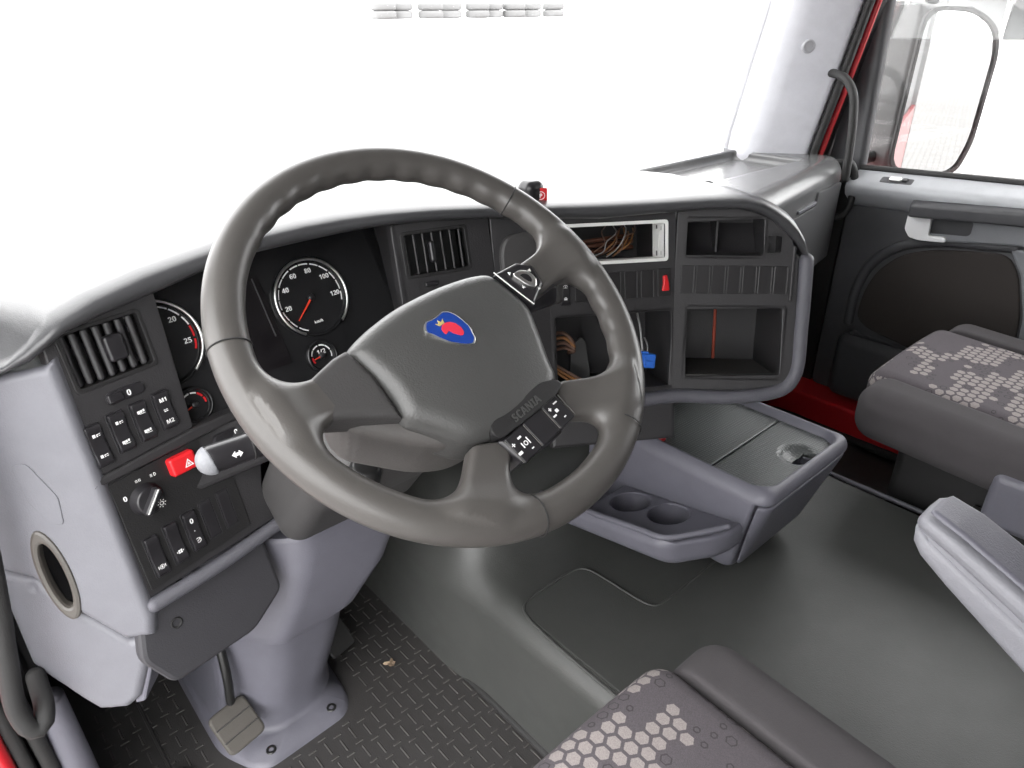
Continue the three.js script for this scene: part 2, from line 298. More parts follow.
  // knee panel
  part('knee_panel', plate([[-0.02, -0.344], [0.165, -0.342], [0.168, -0.43], [0.11, -0.462], [-0.01, -0.455], [-0.035, -0.40]], -0.03, -0.008, { r: 0.012, bevel: 0.006 }), M.under, dash, F1, 'dark grey knee panel under the switches');
  part('knee_screw', lathe([[0, -0.002], [0.004, -0.002], [0.006, 0.001], [0.0075, 0.0005], [0.0075, -0.004]], 16).rotateX(Math.PI / 2).translate(0.018, -0.378, -0.007), M.darker, dash, F1);

  // --- vents ---
  function vent(F, x0, x1, y0, y1, slats, gap, tabX, tabW, tabH, slatW, turn, label) {
    const cx = (x0 + x1) / 2, cy = (y0 + y1) / 2, w = x1 - x0, h = y1 - y0, t = 0.0025;
    const bezel = part('air_vent', [plate(rect(x0 - t, x1 + t, y0 - t, y1 + t), -0.03, 0.001, { r: 0.007, holes: [rect(x0 + t, x1 - t, y0 + t, y1 - t)], bevel: 0.001, hr: 0.005 }), bx(cx, cy, -0.045, w, h, 0.004)], M.darker, dash, F, label);
    for (let i = 0; i < slats; i++) { const x = x0 + (i + 0.5 + gap) * w / (slats + 2 * gap); part('slat', rb(0, 0, 0, slatW, h - 2 * t, 0.016, slatW * 0.42).rotateY(turn * D).translate(x, cy, -0.011), M.dark, bezel); }
    part('tab', rb(tabX, cy + 0.001, 0.0, tabW, tabH, 0.012, 0.004, 3), M.button, bezel);
  }
  vent(F1, 0.014, 0.107, -0.056, 0.011, 7, 0.1, 0.068, 0.022, 0.031, 0.0075, -38, 'driver side air vent beside the rev counter');
  vent(F3, 0.014, 0.111, -0.070, -0.009, 7, 0, 0.055, 0.008, 0.031, 0.0032, -20, 'middle air vent right of the speedometer');

  // --- marks printed on switches ---
  const bar = (x, y, w, h, a = 0) => bx(0, 0, 0, w, h, 0.0004).rotateZ(a).translate(x, y, 0);
  const ring = (r, t, x = 0, y = 0, a0 = 0, a1 = Math.PI * 2) => new THREE.RingGeometry(r - t, r, 20, 1, a0, a1).translate(x, y, 0.0002);
  const marks = {
    lorry: () => [bar(-0.0022, 0, 0.003, 0.0036), bar(0.0015, 0.0004, 0.0022, 0.0012), bar(0.004, 0.0008, 0.0016, 0.0008), bar(0.0012, -0.0014, 0.0012, 0.001), bar(0.004, -0.0012, 0.0014, 0.0008)],
    lorries: () => [bar(-0.003, 0, 0.003, 0.0036), bar(0.0002, 0.0003, 0.0024, 0.003), bar(0.0032, 0.0008, 0.002, 0.0028), bar(0.001, -0.0024, 0.007, 0.0006)],
    ring: () => [ring(0.0032, 0.0007), bar(0, 0, 0.0022, 0.0008), bar(0, 0.0012, 0.0022, 0.0006), bar(0, -0.0012, 0.0022, 0.0006), bar(-0.0043, 0, 0.0007, 0.004), bar(0.0043, 0, 0.0007, 0.004)],
    speed: () => [ring(0.0036, 0.0008, 0, 0, -2.2, 4.6), bar(0.0012, 0.0008, 0.0034, 0.0008, 0.7), bar(-0.001, -0.0008, 0.002, 0.0008, -0.6)],
    cross: () => [bar(-0.0014, 0.0012, 0.002, 0.002), bar(0.0014, 0.0012, 0.002, 0.002), bar(-0.0014, -0.0014, 0.002, 0.002), bar(0.0014, -0.0014, 0.002, 0.002), bar(-0.0038, 0, 0.001, 0.0016), bar(0.0038, 0, 0.001, 0.0016)],
    sunburst: () => [ring(0.0026, 0.0009), ...Array.from({ length: 8 }, (_, i) => bar(0.0045 * Math.cos(i * 0.785), 0.0045 * Math.sin(i * 0.785), 0.0016, 0.0007, i * 0.785))],
    lamp: () => [ring(0.0022, 0.0006, 0.002, 0, -1.6, 3.2), bar(0.0018, 0, 0.0006, 0.0044), bar(-0.0018, 0.0014, 0.0026, 0.0006), bar(-0.0018, 0, 0.0026, 0.0006), bar(-0.0018, -0.0014, 0.0026, 0.0006)],
    side: () => [bar(-0.001, 0, 0.0006, 0.003), bar(0.001, 0, 0.0006, 0.003), bar(-0.0026, 0.001, 0.0016, 0.0006, 0.5), bar(-0.0026, -0.001, 0.0016, 0.0006, -0.5), bar(0.0026, 0.001, 0.0016, 0.0006, -0.5), bar(0.0026, -0.001, 0.0016, 0.0006, 0.5)],
    triangle: () => { const s = new THREE.Shape([new THREE.Vector2(0, 0.006), new THREE.Vector2(-0.006, -0.0042), new THREE.Vector2(0.006, -0.0042)]); s.holes.push(new THREE.Path([new THREE.Vector2(0, 0.0035), new THREE.Vector2(-0.0037, -0.0028), new THREE.Vector2(0.0037, -0.0028)])); const t = new THREE.Shape([new THREE.Vector2(0, 0.0018), new THREE.Vector2(-0.0022, -0.0019), new THREE.Vector2(0.0022, -0.0019)]); return [new THREE.ShapeGeometry(s), new THREE.ShapeGeometry(t)]; },
    wiper: () => [bar(0, -0.001, 0.005, 0.003), bar(0, 0.0016, 0.003, 0.0008), ring(0.0016, 0.0005, 0, -0.001)],
    screen: () => [ring(0.0034, 0.0006, 0, 0, 0.2, 2.7), bar(0, -0.001, 0.006, 0.0006), bar(0, 0.0006, 0.0005, 0.003)],
    dot: () => [bar(0, 0, 0.001, 0.001)],
    zero: () => [word('0', 0.0065)], m1: () => [word('M1', 0.005)], m2: () => [word('M2', 0.005)], text: () => [bar(-0.0016, 0.001, 0.002, 0.001), bar(0.0012, 0.001, 0.0022, 0.001), bar(-0.001, -0.001, 0.0026, 0.001), bar(0.0018, -0.001, 0.0012, 0.001)],
  };
  // a rocker: a slightly dished cap in its own well
  function rocker(F, x, y, w, h, list, name = 'rocker_switch', mat = M.button, proud = 0.006) {
    const s = new THREE.Shape([new THREE.Vector2(-h / 2, -0.006), new THREE.Vector2(h / 2, -0.006), new THREE.Vector2(h / 2, proud * 0.55)]);
    s.quadraticCurveTo(h / 2 - 0.001, proud, h * 0.36, proud * 0.9); s.quadraticCurveTo(0, proud * 0.25, -h * 0.36, proud * 0.9); s.quadraticCurveTo(-h / 2 + 0.001, proud, -h / 2, proud * 0.55);
    const g = new THREE.ExtrudeGeometry(s, { depth: w - 0.003, bevelEnabled: true, bevelSize: 0.0012, bevelThickness: 0.0015, bevelSegments: 2, bevelOffset: -0.0012, curveSegments: 6 }).translate(0, 0, -w / 2 + 0.0015).rotateX(0);
    // profile lies in (height, out): turn it so that height is v and width is u
    g.applyMatrix4(new THREE.Matrix4().makeBasis(V(0, 1, 0), V(0, 0, 1), V(1, 0, 0))); g.translate(x, y, 0);
    const p = part(name, [metric(g), plate(rect(x - w / 2 - 0.0016, x + w / 2 + 0.0016, y - h / 2 - 0.0016, y + h / 2 + 0.0016), -0.003, 0.0012, { r: 0.003, holes: [rect(x - w / 2, x + w / 2, y - h / 2, y + h / 2)], hr: 0.002, bevel: 0.0005 })], mat, dash, F);
    for (const [k, dy] of list) part('symbol', marks[k]().map((q) => clean(q).translate(x, y + dy * h, proud * (0.6 + 2.5 * dy * dy) + 0.0005)), M.white, p);
    return p;
  }
  rocker(F1, 0.0115, -0.120, 0.0175, 0.049, [['lorry', 0.26], ['lorry', -0.26]]);
  rocker(F1, 0.0395, -0.116, 0.0180, 0.047, [['lorry', 0.26], ['lorries', -0.26]]);
  rocker(F1, 0.0670, -0.1145, 0.018, 0.047, [['lorries', 0.26], ['lorries', -0.26]]);
  rocker(F1, 0.0955, -0.113, 0.019, 0.046, [['m1', 0.3], ['text', 0], ['m2', -0.3]]);
  // thumb wheel above them
  const tw = part('dimmer_wheel', plate(rect(0.037, 0.083, -0.083, -0.068), -0.006, 0.003, { r: 0.0075, bevel: 0.002 }), M.button, dash, F1);
  part('wheel_cap', rb(0.047, -0.0755, 0.003, 0.018, 0.011, 0.006, 0.0025), M.button, tw);
  part('symbol', word('0', 0.007).translate(0.063, -0.0755, 0.0033), M.white, tw);
  // lower panel
  rocker(F1, 0.0235, -0.278, 0.0165, 0.053, [['ring', -0.27]]);
  rocker(F1, 0.0500, -0.2755, 0.0165, 0.054, [['cross', -0.22]]);
  rocker(F1, 0.0755, -0.2735, 0.0165, 0.053, [['zero', 0.28], ['dot', 0], ['speed', -0.25]]);
  rocker(F1, 0.1010, -0.2715, 0.0165, 0.052, [], 'blank_switch_cover', M.button, 0.002);
  rocker(F1, 0.1265, -0.2705, 0.0165, 0.052, [], 'blank_switch_cover', M.button, 0.002);
  const hz = part('hazard_button', rb(0.0905, -0.183, 0.004, 0.034, 0.024, 0.014, 0.004, 3), M.red, dash, F1, 'red hazard warning button');
  part('symbol', marks.triangle().map((q) => clean(q).translate(0.0955, -0.1845, 0.0114)), M.white, hz);
  const kn = part('light_knob', [lathe([[0, 0.012], [0.014, 0.012], [0.0165, 0.010], [0.018, 0.002], [0.0205, 0.001], [0.0205, -0.003]], 32).rotateX(Math.PI / 2).translate(0.038, -0.206, 0)], M.button, dash, F1, 'black rotary headlight knob');
  part('grip', rb(0, 0, 0, 0.009, 0.035, 0.014, 0.004, 3).rotateZ(-42 * D).translate(0.037, -0.2055, 0.016), M.button, kn);
  part('pointer', rb(0, 0, 0, 0.0016, 0.031, 0.0006, 0.0002).rotateZ(-42 * D).translate(0.0355, -0.2042, 0.0232), M.zinc, kn);
  part('symbol', marks.sunburst().map((q) => clean(q).translate(0.0475, -0.2145, 0.0128)), M.white, kn);
  part('symbol', marks.lamp().map((q) => clean(q).translate(0.054, -0.181, 0.0012)), M.white, kn);
  part('symbol', marks.side().map((q) => clean(q).translate(0.036, -0.1795, 0.0012)), M.white, kn);
  part('symbol', word('0', 0.006).translate(0.0155, -0.193, 0.0012), M.white, kn);
  const s0 = part('rotary_switch', [plate(rect(0.139, 0.180, -0.196, -0.171), -0.004, 0.004, { r: 0.009, bevel: 0.002 })], M.button, dash, F1);
  part('symbol', word('0', 0.007).translate(0.171, -0.178, 0.0043), M.white, s0);

  // --- instrument cluster ---
  part('instrument_panel', plate([[-0.28, -0.13], [-0.28, 0.085], [0.14, 0.092], [0.138, -0.05], [0.07, -0.14]], -0.012, 0, { r: 0.006, bevel: 0.002 }), M.gloss, dash, F2, 'glossy black instrument panel');
  part('instrument_surround', plate([[-0.28, -0.10], [-0.28, -0.20], [0.16, -0.20], [0.16, -0.05], [0.139, -0.05], [0.075, -0.145], [-0.15, -0.13], [-0.2, -0.118]], -0.02, 0.02, { r: 0.008, bevel: 0.006 }), M.dark, dash, F2);
  part('instrument_side', loft([[[0.165, 0.85, -0.41], [0.170, 0.64, -0.36]], [[0.128, 0.865, -0.298], [0.119, 0.665, -0.243]]].map(([a, b]) => [a, [a[0] + 0.004, a[1], a[2]], [b[0] + 0.004, b[1], b[2]], b]), {}), M.dark, dash);
  function dial(cx, cy, r, name, label, scaleMarks, red, needleAngle, needleLen, unit) {
    const base = part(name, lathe([[0, 0.0006], [r - 0.004, 0.0006], [r - 0.003, 0.0006], [r - 0.002, 0.0055], [r, 0.0065], [r + 0.0018, 0.004], [r + 0.002, 0]], 48).rotateX(Math.PI / 2).translate(cx, cy, 0), M.gloss, dash, F2, label);
    if (r > 0.03) part('bezel_ring', new THREE.TorusGeometry(r, 0.0021, 8, 48, (r > 0.03 ? 292 : 360) * D).rotateZ(-52 * D).translate(cx, cy, 0.0062), M.chrome, base);
    const w = [], rd = [];
    for (const [s, deg] of scaleMarks) if (s) w.push(clean(word(s, 0.0068)).translate(cx + (r - 0.0165) * Math.cos(deg * D), cy + (r - 0.0165) * Math.sin(deg * D), 0.0012));
    const degs = scaleMarks.map((m) => m[1]), a1 = Math.max(...degs) + (r > 0.03 ? 20 : 0), a0 = Math.min(...degs) - (r > 0.03 ? 14 : 0);
    const N = r > 0.03 ? 14 : 6;
    for (let i = 0; i < N; i++) { const b0 = a0 + (a1 - a0) * i / N, isRed = red && b0 + 1 >= red[0] && b0 < red[1]; (isRed ? rd : w).push(clean(new THREE.RingGeometry(r - (isRed ? 0.0085 : 0.0078), r - 0.0058, 6, 1, b0 * D, (a1 - a0) / N * (i % 2 ? 0.9 : 0.8) * D)).translate(cx, cy, 0.0013)); }
    if (unit) w.push(clean(word(unit, 0.004)).translate(cx, cy - r * 0.64, 0.0012));
    part('scale', w, M.white, base);
    if (rd.length) part('red_zone', rd, M.red, base);
    if (needleLen) {
      part('needle', [plate([[-0.004, -0.0016], [needleLen * 0.92, -0.0006], [needleLen * 0.92, 0.0006], [-0.004, 0.0016]], 0.0025, 0.0042, { bevel: 0.0003 }).rotateZ(needleAngle * D).translate(cx, cy, 0)], smooth(rgb(0.75, 0.05, 0.02), 0.45), base, null, 'orange red needle');
      part('needle_hub', lathe([[0, 0.006], [0.004, 0.006], [0.0052, 0.003], [0.0052, 0.001]], 20).rotateX(Math.PI / 2).translate(cx, cy, 0), M.button, base);
    }
  }
  dial(0.001, -0.004, 0.0557, 'speedometer', 'round speedometer with silver ring', [['', 228], ['20', 190], ['40', 151], ['60', 115], ['80', 78], ['100', 39], ['120', -4]], null, 222, 0.044, 'km/h');
  dial(-0.222, -0.008, 0.0557, 'rev_counter', 'round rev counter partly behind the switch panel', [['0', 228], ['5', 181], ['10', 135], ['15', 88], ['20', 41], ['25', -8]], [-30, 8], 226, 0.044);
  dial(-0.012, -0.089, 0.0225, 'fuel_gauge', 'small fuel gauge with red mark', [['', 215], ['1/2', 80], ['', -20]], [150, 235], 190, 0.015);
  dial(-0.204, -0.095, 0.0225, 'temperature_gauge', 'small temperature gauge with red mark', [['', 200], ['', 90], ['', -5]], [-10, 35], 200, 0.013);
  const lcd = part('display', plate([[-0.112, -0.086], [-0.106, 0.048], [-0.066, 0.048], [-0.058, -0.086]], 0, 0.002, { r: 0.003, bevel: 0.0006 }), smooth(rgb(0.008, 0.007, 0.008), 0.12), dash, F2, 'dark unlit driver display');
  part('display_edge', rb(0, 0, 0, 0.0016, 0.085, 0.003, 0.0006).rotateZ(4 * D).translate(-0.072, 0.0, 0.002), M.dark, lcd);

  // --- middle panel ---
  part('vent_panel', plate([[-0.002, -0.24], [0, 0.004], [0.05, 0.012], [0.15, 0.022], [0.149, -0.24]], -0.02, 0, { r: 0.004, holes: [rect(0.014, 0.111, -0.070, -0.009)], bevel: 0.002 }), M.dark, dash, F3);
  part('vent_slider', rb(0.047, -0.083, 0.002, 0.02, 0.007, 0.006, 0.002), M.button, dash, F3);
  part('vent_panel', plate([[0.002, -0.25], [0.002, 0.026], [0.088, 0.028], [0.09, -0.26]], -0.02, 0, { r: 0.004, bevel: 0.002 }), M.dark, dash, F3b);
  part('rounded_cover', plate([[0.012, -0.10], [0.010, -0.03], [0.02, -0.008], [0.05, -0.002], [0.08, -0.004], [0.08, -0.10]], 0, 0.012, { r: 0.014, bevel: 0.006 }), M.shroud, dash, F3b);

  // --- centre panel with the radio slots ---
  const recess = (x0, x1, y0, y1, d, t = 0.003) => [bx((x0 + x1) / 2, (y0 + y1) / 2, -d - t / 2, x1 - x0 + 2 * t, y1 - y0 + 2 * t, t), bx(x0 - t / 2, (y0 + y1) / 2, -d / 2, t, y1 - y0, d), bx(x1 + t / 2, (y0 + y1) / 2, -d / 2, t, y1 - y0, d), bx((x0 + x1) / 2, y0 - t / 2, -d / 2, x1 - x0, t, d), bx((x0 + x1) / 2, y1 + t / 2, -d / 2, x1 - x0, t, d)];
  part('centre_panel', [plate([[0.003, -0.262], [0.003, 0.020], [0.1, 0.028], [0.206, 0.034], [0.207, -0.262]], -0.015, 0, { r: 0.003, holes: [rect(0.010, 0.189, -0.049, 0.006), rect(0.012, 0.198, -0.252, -0.131)], bevel: 0.0015 }), ...recess(0.008, 0.191, -0.051, 0.008, 0.15), ...recess(0.011, 0.199, -0.253, -0.13, 0.13)], M.dark, dash, F4);
  const cage = part('radio_cage', [plate(rect(0.006, 0.193, -0.053, 0.010), 0, 0.0022, { r: 0.006, holes: [rect(0.011, 0.188, -0.048, 0.005)], bevel: 0.0005 }), bx(0.0995, 0.0052, -0.02, 0.176, 0.0008, 0.042), bx(0.0995, -0.0482, -0.025, 0.176, 0.0008, 0.05), bx(0.0112, -0.0215, -0.03, 0.0008, 0.053, 0.06)], M.zinc, dash, F4, 'bare white metal radio mounting frame');
  part('cage_side', plate([[-0.004, -0.048], [-0.004, 0.005], [-0.055, 0.005], [-0.055, -0.048]], -0.0005, 0.0005, { holes: [rect(-0.040, -0.032, -0.004, 0.002), rect(-0.040, -0.032, -0.046, -0.038), rect(-0.026, -0.024, -0.034, -0.012), rect(-0.047, -0.045, -0.034, -0.012), rect(-0.018, -0.014, -0.006, 0.0), rect(-0.018, -0.014, -0.044, -0.038)], hr: 0.001, bevel: 0.0002 }).applyMatrix4(new THREE.Matrix4().makeBasis(V(0, 0, 1), V(0, 1, 0), V(-1, 0, 0))).translate(0.1875, 0, 0), M.zinc, cage, null, 'slotted side plate');
  const blankMat = smooth(rgb(0.02, 0.019, 0.02), 0.3);
  const blank = (F, x0, x1, y0, y1) => { const g = [plate(rect(x0, x1, y0, y1), -0.003, 0.0016, { r: 0.003, bevel: 0.0008 }), rb(x1 - 0.0002, (y0 + y1) / 2, 0.0016, 0.0024, (y1 - y0) * 0.94, 0.0046, 0.0011)]; part('blank_switch_cover', g, blankMat, dash, F); };
  for (const x of [0.044, 0.070, 0.096, 0.1225, 0.149]) blank(F4, x, x + 0.0205, -0.108, -0.0655);
  rocker(F4, 0.028, -0.093, 0.015, 0.036, [['screen', 0.24], ['wiper', -0.24]], 'rocker_switch', M.button, 0.004);
  const rsw = part('red_rocker_switch', [plate(rect(0.176, 0.197, -0.108, -0.0645), -0.003, 0.0018, { r: 0.003, bevel: 0.0008 })], M.darker, dash, F4, 'dark switch with a red rocker');
  part('red_cap', plate([[0.1815, -0.099], [0.1835, -0.086], [0.1835, -0.075], [0.1895, -0.074], [0.1925, -0.086], [0.1935, -0.099]], 0.001, 0.007, { r: 0.002, bevel: 0.002 }), M.red, rsw);
  // --- right panel with trays ---
  const out5 = [[0.001, -0.262], [0.001, 0.034], [0.075, 0.036], [0.115, 0.030], [0.150, 0.014], [0.177, -0.012], [0.190, -0.045], [0.197, -0.215], [0.188, -0.238], [0.165, -0.250]];
  part('storage_panel', [plate(out5, -0.015, 0, { holes: [[[0.018, -0.040], [0.136, -0.037], [0.133, 0.018], [0.016, 0.012]], rect(0.141, 0.162, -0.033, -0.007), [[0.028, -0.231], [0.176, -0.225], [0.172, -0.119], [0.024, -0.123]]], bevel: 0.0015 }), ...recess(0.017, 0.136, -0.040, 0.018, 0.075), ...recess(0.141, 0.162, -0.033, -0.007, 0.03), ...recess(0.024, 0.177, -0.232, -0.118, 0.16)], M.dark, dash, F5, 'dark storage panel with open trays');
  part('tray_divider', bx(0.068, -0.012, -0.05, 0.003, 0.055, 0.05), M.dark, dash, F5);
  part('tray_floor', loft([[-0.072, 0.012], [-0.045, -0.030], [-0.002, -0.038]].map(([n, v]) => [[0.018, v, n], [0.135, v, n], [0.135, v - 0.003, n], [0.018, v - 0.003, n]]), {}), M.dark, dash, F5);
  for (let i = 0; i < 7; i++) { const x = 0.0115 + i * 0.0238; blank(F5, x, x + 0.0205, -0.097, -0.0535); }
  part('tray_mat', bx(0.10, -0.2295, -0.08, 0.148, 0.003, 0.15), new THREE.MeshStandardMaterial({ color: rgb(0.05, 0.048, 0.046), roughness: 0.85, bumpMap: rep(grain, 6), bumpScale: 0.001 }), dash, F5);
  part('edge_groove', rb(0.1815, -0.065, 0.002, 0.005, 0.085, 0.005, 0.002), M.dark, dash, F5);
  part('trim_strip', tube([inF(F4, 0.0, -0.278, 0), inF(F4, 0.1, -0.275, 0.004), inF(F4, 0.205, -0.270, 0.004), inF(F5, 0.10, -0.263, 0.003), inF(F5, 0.160, -0.256, 0), inF(F5, 0.188, -0.246, -0.003), inF(F5, 0.202, -0.222, -0.004), inF(F5, 0.204, -0.15, -0.004), inF(F5, 0.203, -0.045, -0.004)], 0.0115, 90, 14), M.strip, dash, null, 'light grey rounded trim strip round the storage panel');
  part('lower_apron', plate([[0, -0.345], [0, -0.268], [0.208, -0.268], [0.208, -0.345]], -0.05, -0.006, { bevel: 0.006 }), M.dark, dash, F4);
  // parking brake lever on the dash top
  const pb = part('parking_brake_lever', nets((x, y, z) => smin(dBox(x, y, z, 0.328, 0.362, 0.870, 0.906, -0.266, -0.232, 0.012), dCap(x, y, z, [0.345, 0.84, -0.25], [0.345, 0.885, -0.248], 0.010, 0.011), 0.008), [0.31, 0.825, -0.28], [0.38, 0.92, -0.21], 0.0025), M.button, dash, null, 'black parking brake lever with a red mark');
  const pm = new THREE.Mesh(join([plate(rect(-0.0095, 0.0095, -0.013, 0.011), 0, 0.003, { r: 0.003, bevel: 0.001 })]), M.red); pm.name = 'red_mark';
  pm.applyMatrix4(frame([0.351, 0.885, -0.2335], [0.8, 0, 0.6], [0, 1, 0])); pb.add(pm); pm.castShadow = true;
  const pl = new THREE.Mesh(join([clean(word('P', 0.006)), clean(ring(0.0062, 0.001))]).translate(0, 0, 0.0034), M.white); pl.name = 'symbol'; pl.position.copy(pm.position); pl.quaternion.copy(pm.quaternion); pb.add(pl);
}
// ---------- steering wheel ----------
const FW = frame([-0.001, 0.849, 0.001], [1, 0, 0], [0, 0.6293, -0.7771]);
const pol = (deg, r) => [r * Math.cos(deg * D), r * Math.sin(deg * D)];
{
  const w = thing('steering_wheel', 'large dark four-spoke leather steering wheel with a blue and red emblem', 'steering wheel', [-0.001, 0.849, 0.001]);
  const R = 0.2113, T = 0.0183;
  const spokes = [[190, [-0.115, -0.026]], [11, [0.115, 0.018]], [-43, [0.07, -0.118]], [-115, [-0.025, -0.128]]].map(([deg, hub]) => ({ deg, a: pol(deg, R), hub }));
  const dSpoke = (u, v, n, s, wa, wb, t) => {
    const dx = s.a[0] - s.hub[0], dy = s.a[1] - s.hub[1], L = Math.hypot(dx, dy), e = ((u - s.hub[0]) * dx + (v - s.hub[1]) * dy) / L, q = Math.abs((u - s.hub[0]) * dy - (v - s.hub[1]) * dx) / L;
    const k = Math.max(0, Math.min(1, e / L)), wd = wa + (wb - wa) * k * k;
    const a = q - wd + 0.008, b = Math.abs(n + 0.012 * (1 - k)) - t + 0.008, c = Math.max(-e, e - L + 0.006);
    return Math.max(Math.hypot(Math.max(a, 0), Math.max(b, 0)) + Math.min(Math.max(a, b), 0) - 0.008, c);
  };
  const rimF = (u, v, n) => {
    const r = Math.hypot(u, v), ang = Math.atan2(v, u); const dr = r - R;
    let g = T;
    if (dr < 0) g += 0.0009 * Math.cos(ang * 40) * (ang > -0.6 && ang < 2.4 ? 1 : 0) * Math.min(1, -dr / 0.012) * Math.max(0, 1 - Math.abs(n) / 0.03);
    let d = Math.hypot(dr, n * 1.04) - g;
    const q = Math.max(0, Math.min(1, (0.018 - dr) / 0.036)), k = 0.002 + 0.036 * q * q * (3 - 2 * q);
    for (const s of spokes) d = smin(d, dSpoke(u, v, n, s, 0.021, 0.020, 0.0135), k);
    return d;
  };
  const hubCut = [[-0.128, 0.02], [0.02, 0.05], [0.1, 0.06], [0.118, 0.0], [0.098, -0.06], [0.088, -0.098], [0.074, -0.108], [-0.02, -0.132], [-0.06, -0.122], [-0.115, -0.08]];
  const rimUV = (u, v, n) => [Math.atan2(v, u) * R, Math.atan2(n, Math.hypot(u, v) - R) * 0.02, 2 * Math.PI * R, 2 * Math.PI * 0.02];
  part('rim', gridUV(nets((u, v, n) => smax(rimF(u, v, n), -dPoly(u, v, hubCut), 0.004), [-0.245, -0.245, -0.035], [0.245, 0.245, 0.035], 0.0034), rimUV), M.leather, w, FW, 'dark worn leather rim and spokes');
  // seams round the grip sections
  for (const deg of [169, 37, -98.5, -55]) { const [a, b] = pol(deg, R); part('seam', new THREE.TorusGeometry(T + (deg < 0 ? 0.0012 : 0.0003), 0.0008, 6, 28).rotateX(Math.PI / 2).rotateZ(deg * D).translate(a, b, 0), M.darker, w, FW); }
  // airbag cover
  const padP = [[-0.117, 0.006], [-0.09, 0.02], [-0.048, 0.034], [0.014, 0.044], [0.06, 0.047], [0.084, 0.045], [0.098, 0.012], [0.107, -0.012], [0.096, -0.045], [0.086, -0.078], [0.084, -0.099], [0.066, -0.113], [0.02, -0.122], [-0.022, -0.130], [-0.050, -0.122], [-0.074, -0.099], [-0.1, -0.077], [-0.098, -0.054], [-0.105, -0.024]];
  const round = (p, r) => poly(p, r, 4).map((q) => [q.x, q.y]), padR = round(padP, 0.03);
  const padF = (u, v, n) => { const d = dPoly(u, v, padR); const rr = u * u + (v + 0.04) * (v + 0.04); return dSlab(d, n + rr * 0.9, -0.05, 0.017, 0.019); };
  const pad = part('airbag_cover', nets(padF, [-0.14, -0.15, -0.07], [0.13, 0.065, 0.03], 0.0028), M.airbag, w, FW, 'dark grey airbag cover');
  part('hub_side_cover', nets((u, v, n) => dSlab(dPoly(u, v, [[-0.166, -0.014], [-0.13, 0.002], [-0.114, 0.006], [-0.102, -0.026], [-0.098, -0.074], [-0.13, -0.062], [-0.166, -0.05]]), n + 0.0016 + (u + 0.13) * 0.05, -0.03, 0.007, 0.007), [-0.18, -0.09, -0.04], [-0.08, 0.02, 0.02], 0.0028), M.shroud, w, FW);
  // dished back of the hub
  const backP = round([[-0.15, -0.012], [-0.05, 0.02], [0.06, 0.032], [0.105, 0.02], [0.1, -0.05], [0.08, -0.105], [-0.02, -0.125], [-0.07, -0.11], [-0.15, -0.055]], 0.05);
  part('hub_back', nets((u, v, n) => { const k = Math.max(0, Math.min(1, (-0.02 - n) / 0.10)); return smax(smax(dPoly(u * (1 + 0.2 * k), (v + 0.04) * (1 + 0.16 * k) - 0.04, backP), n + 0.012, 0.016), -0.128 - n, 0.02); }, [-0.17, -0.14, -0.14], [0.13, 0.06, 0.01], 0.004), M.hubBack, w, FW, 'grey back of the hub');
  // upper right button pod
  const tr = part('button_pod', nets((u, v, n) => dSlab(dPoly(u, v, [[0.088, 0.040], [0.123, 0.046], [0.142, 0.038], [0.141, 0.012], [0.111, -0.010]]), n - 0.0, -0.03, 0.008, 0.005), [0.075, -0.025, -0.04], [0.155, 0.06, 0.02], 0.0022), M.button, w, FW);
  part('pod_edge', tube([[0.0865, 0.040, 0.0085], [0.0985, 0.014, 0.0085], [0.110, -0.009, 0.0085]], 0.0008, 12, 6), M.chrome, tr);
  const joy = [[0.104, 0.031], [0.116, 0.034], [0.128, 0.029], [0.131, 0.017], [0.124, 0.007], [0.115, 0.012]];
  part('toggle_pad', plate(joy, 0.006, 0.0125, { r: 0.005, holes: [joy.map(([x, y]) => [0.119 + (x - 0.119) * 0.62, 0.022 + (y - 0.022) * 0.62])], bevel: 0.0015 }), M.chrome, tr);
  part('toggle_centre', plate(joy.map(([x, y]) => [0.119 + (x - 0.119) * 0.6, 0.022 + (y - 0.022) * 0.6]), 0.006, 0.0115, { r: 0.003, bevel: 0.001 }), M.button, tr);
  for (const [x, y, a] of [[0.1035, 0.034, 40], [0.131, 0.031, -40], [0.128, 0.006, -120], [0.110, 0.013, 130]]) part('arrow', plate([[-0.0022, -0.0014], [0.0022, -0.0014], [0, 0.002]], 0.009, 0.0102, { bevel: 0.0002 }).rotateZ(a * D).translate(x, y, 0), M.zinc, tr);
  // lower button pod
  const lo = part('button_pod', nets((u, v, n) => dSlab(dPoly(u, v, [[-0.021, -0.130], [0.02, -0.121], [0.068, -0.110], [0.075, -0.136], [0.05, -0.150], [-0.010, -0.158]]), n - 0.001, -0.03, 0.006, 0.006), [-0.035, -0.175, -0.04], [0.09, -0.095, 0.02], 0.0024), M.button, w, FW);
  const tilt = 13.5 * D, at = (x, y) => [0.027 + x * Math.cos(tilt) - y * Math.sin(tilt), -0.136 + x * Math.sin(tilt) + y * Math.cos(tilt)];
  const mk = (x, y, ww, h) => { const [a, b] = at(x, y); return bx(0, 0, 0, ww, h, 0.0005).rotateZ(tilt).translate(a, b, 0.0076); };
  for (const [x, ww] of [[-0.027, 0.026], [0.003, 0.028], [0.032, 0.024]]) { const [a, b] = at(x, -0.001); part('button', rb(0, 0, 0, ww, 0.030, 0.004, 0.0015).rotateZ(tilt).translate(a, b, 0.0056), M.button, lo); }
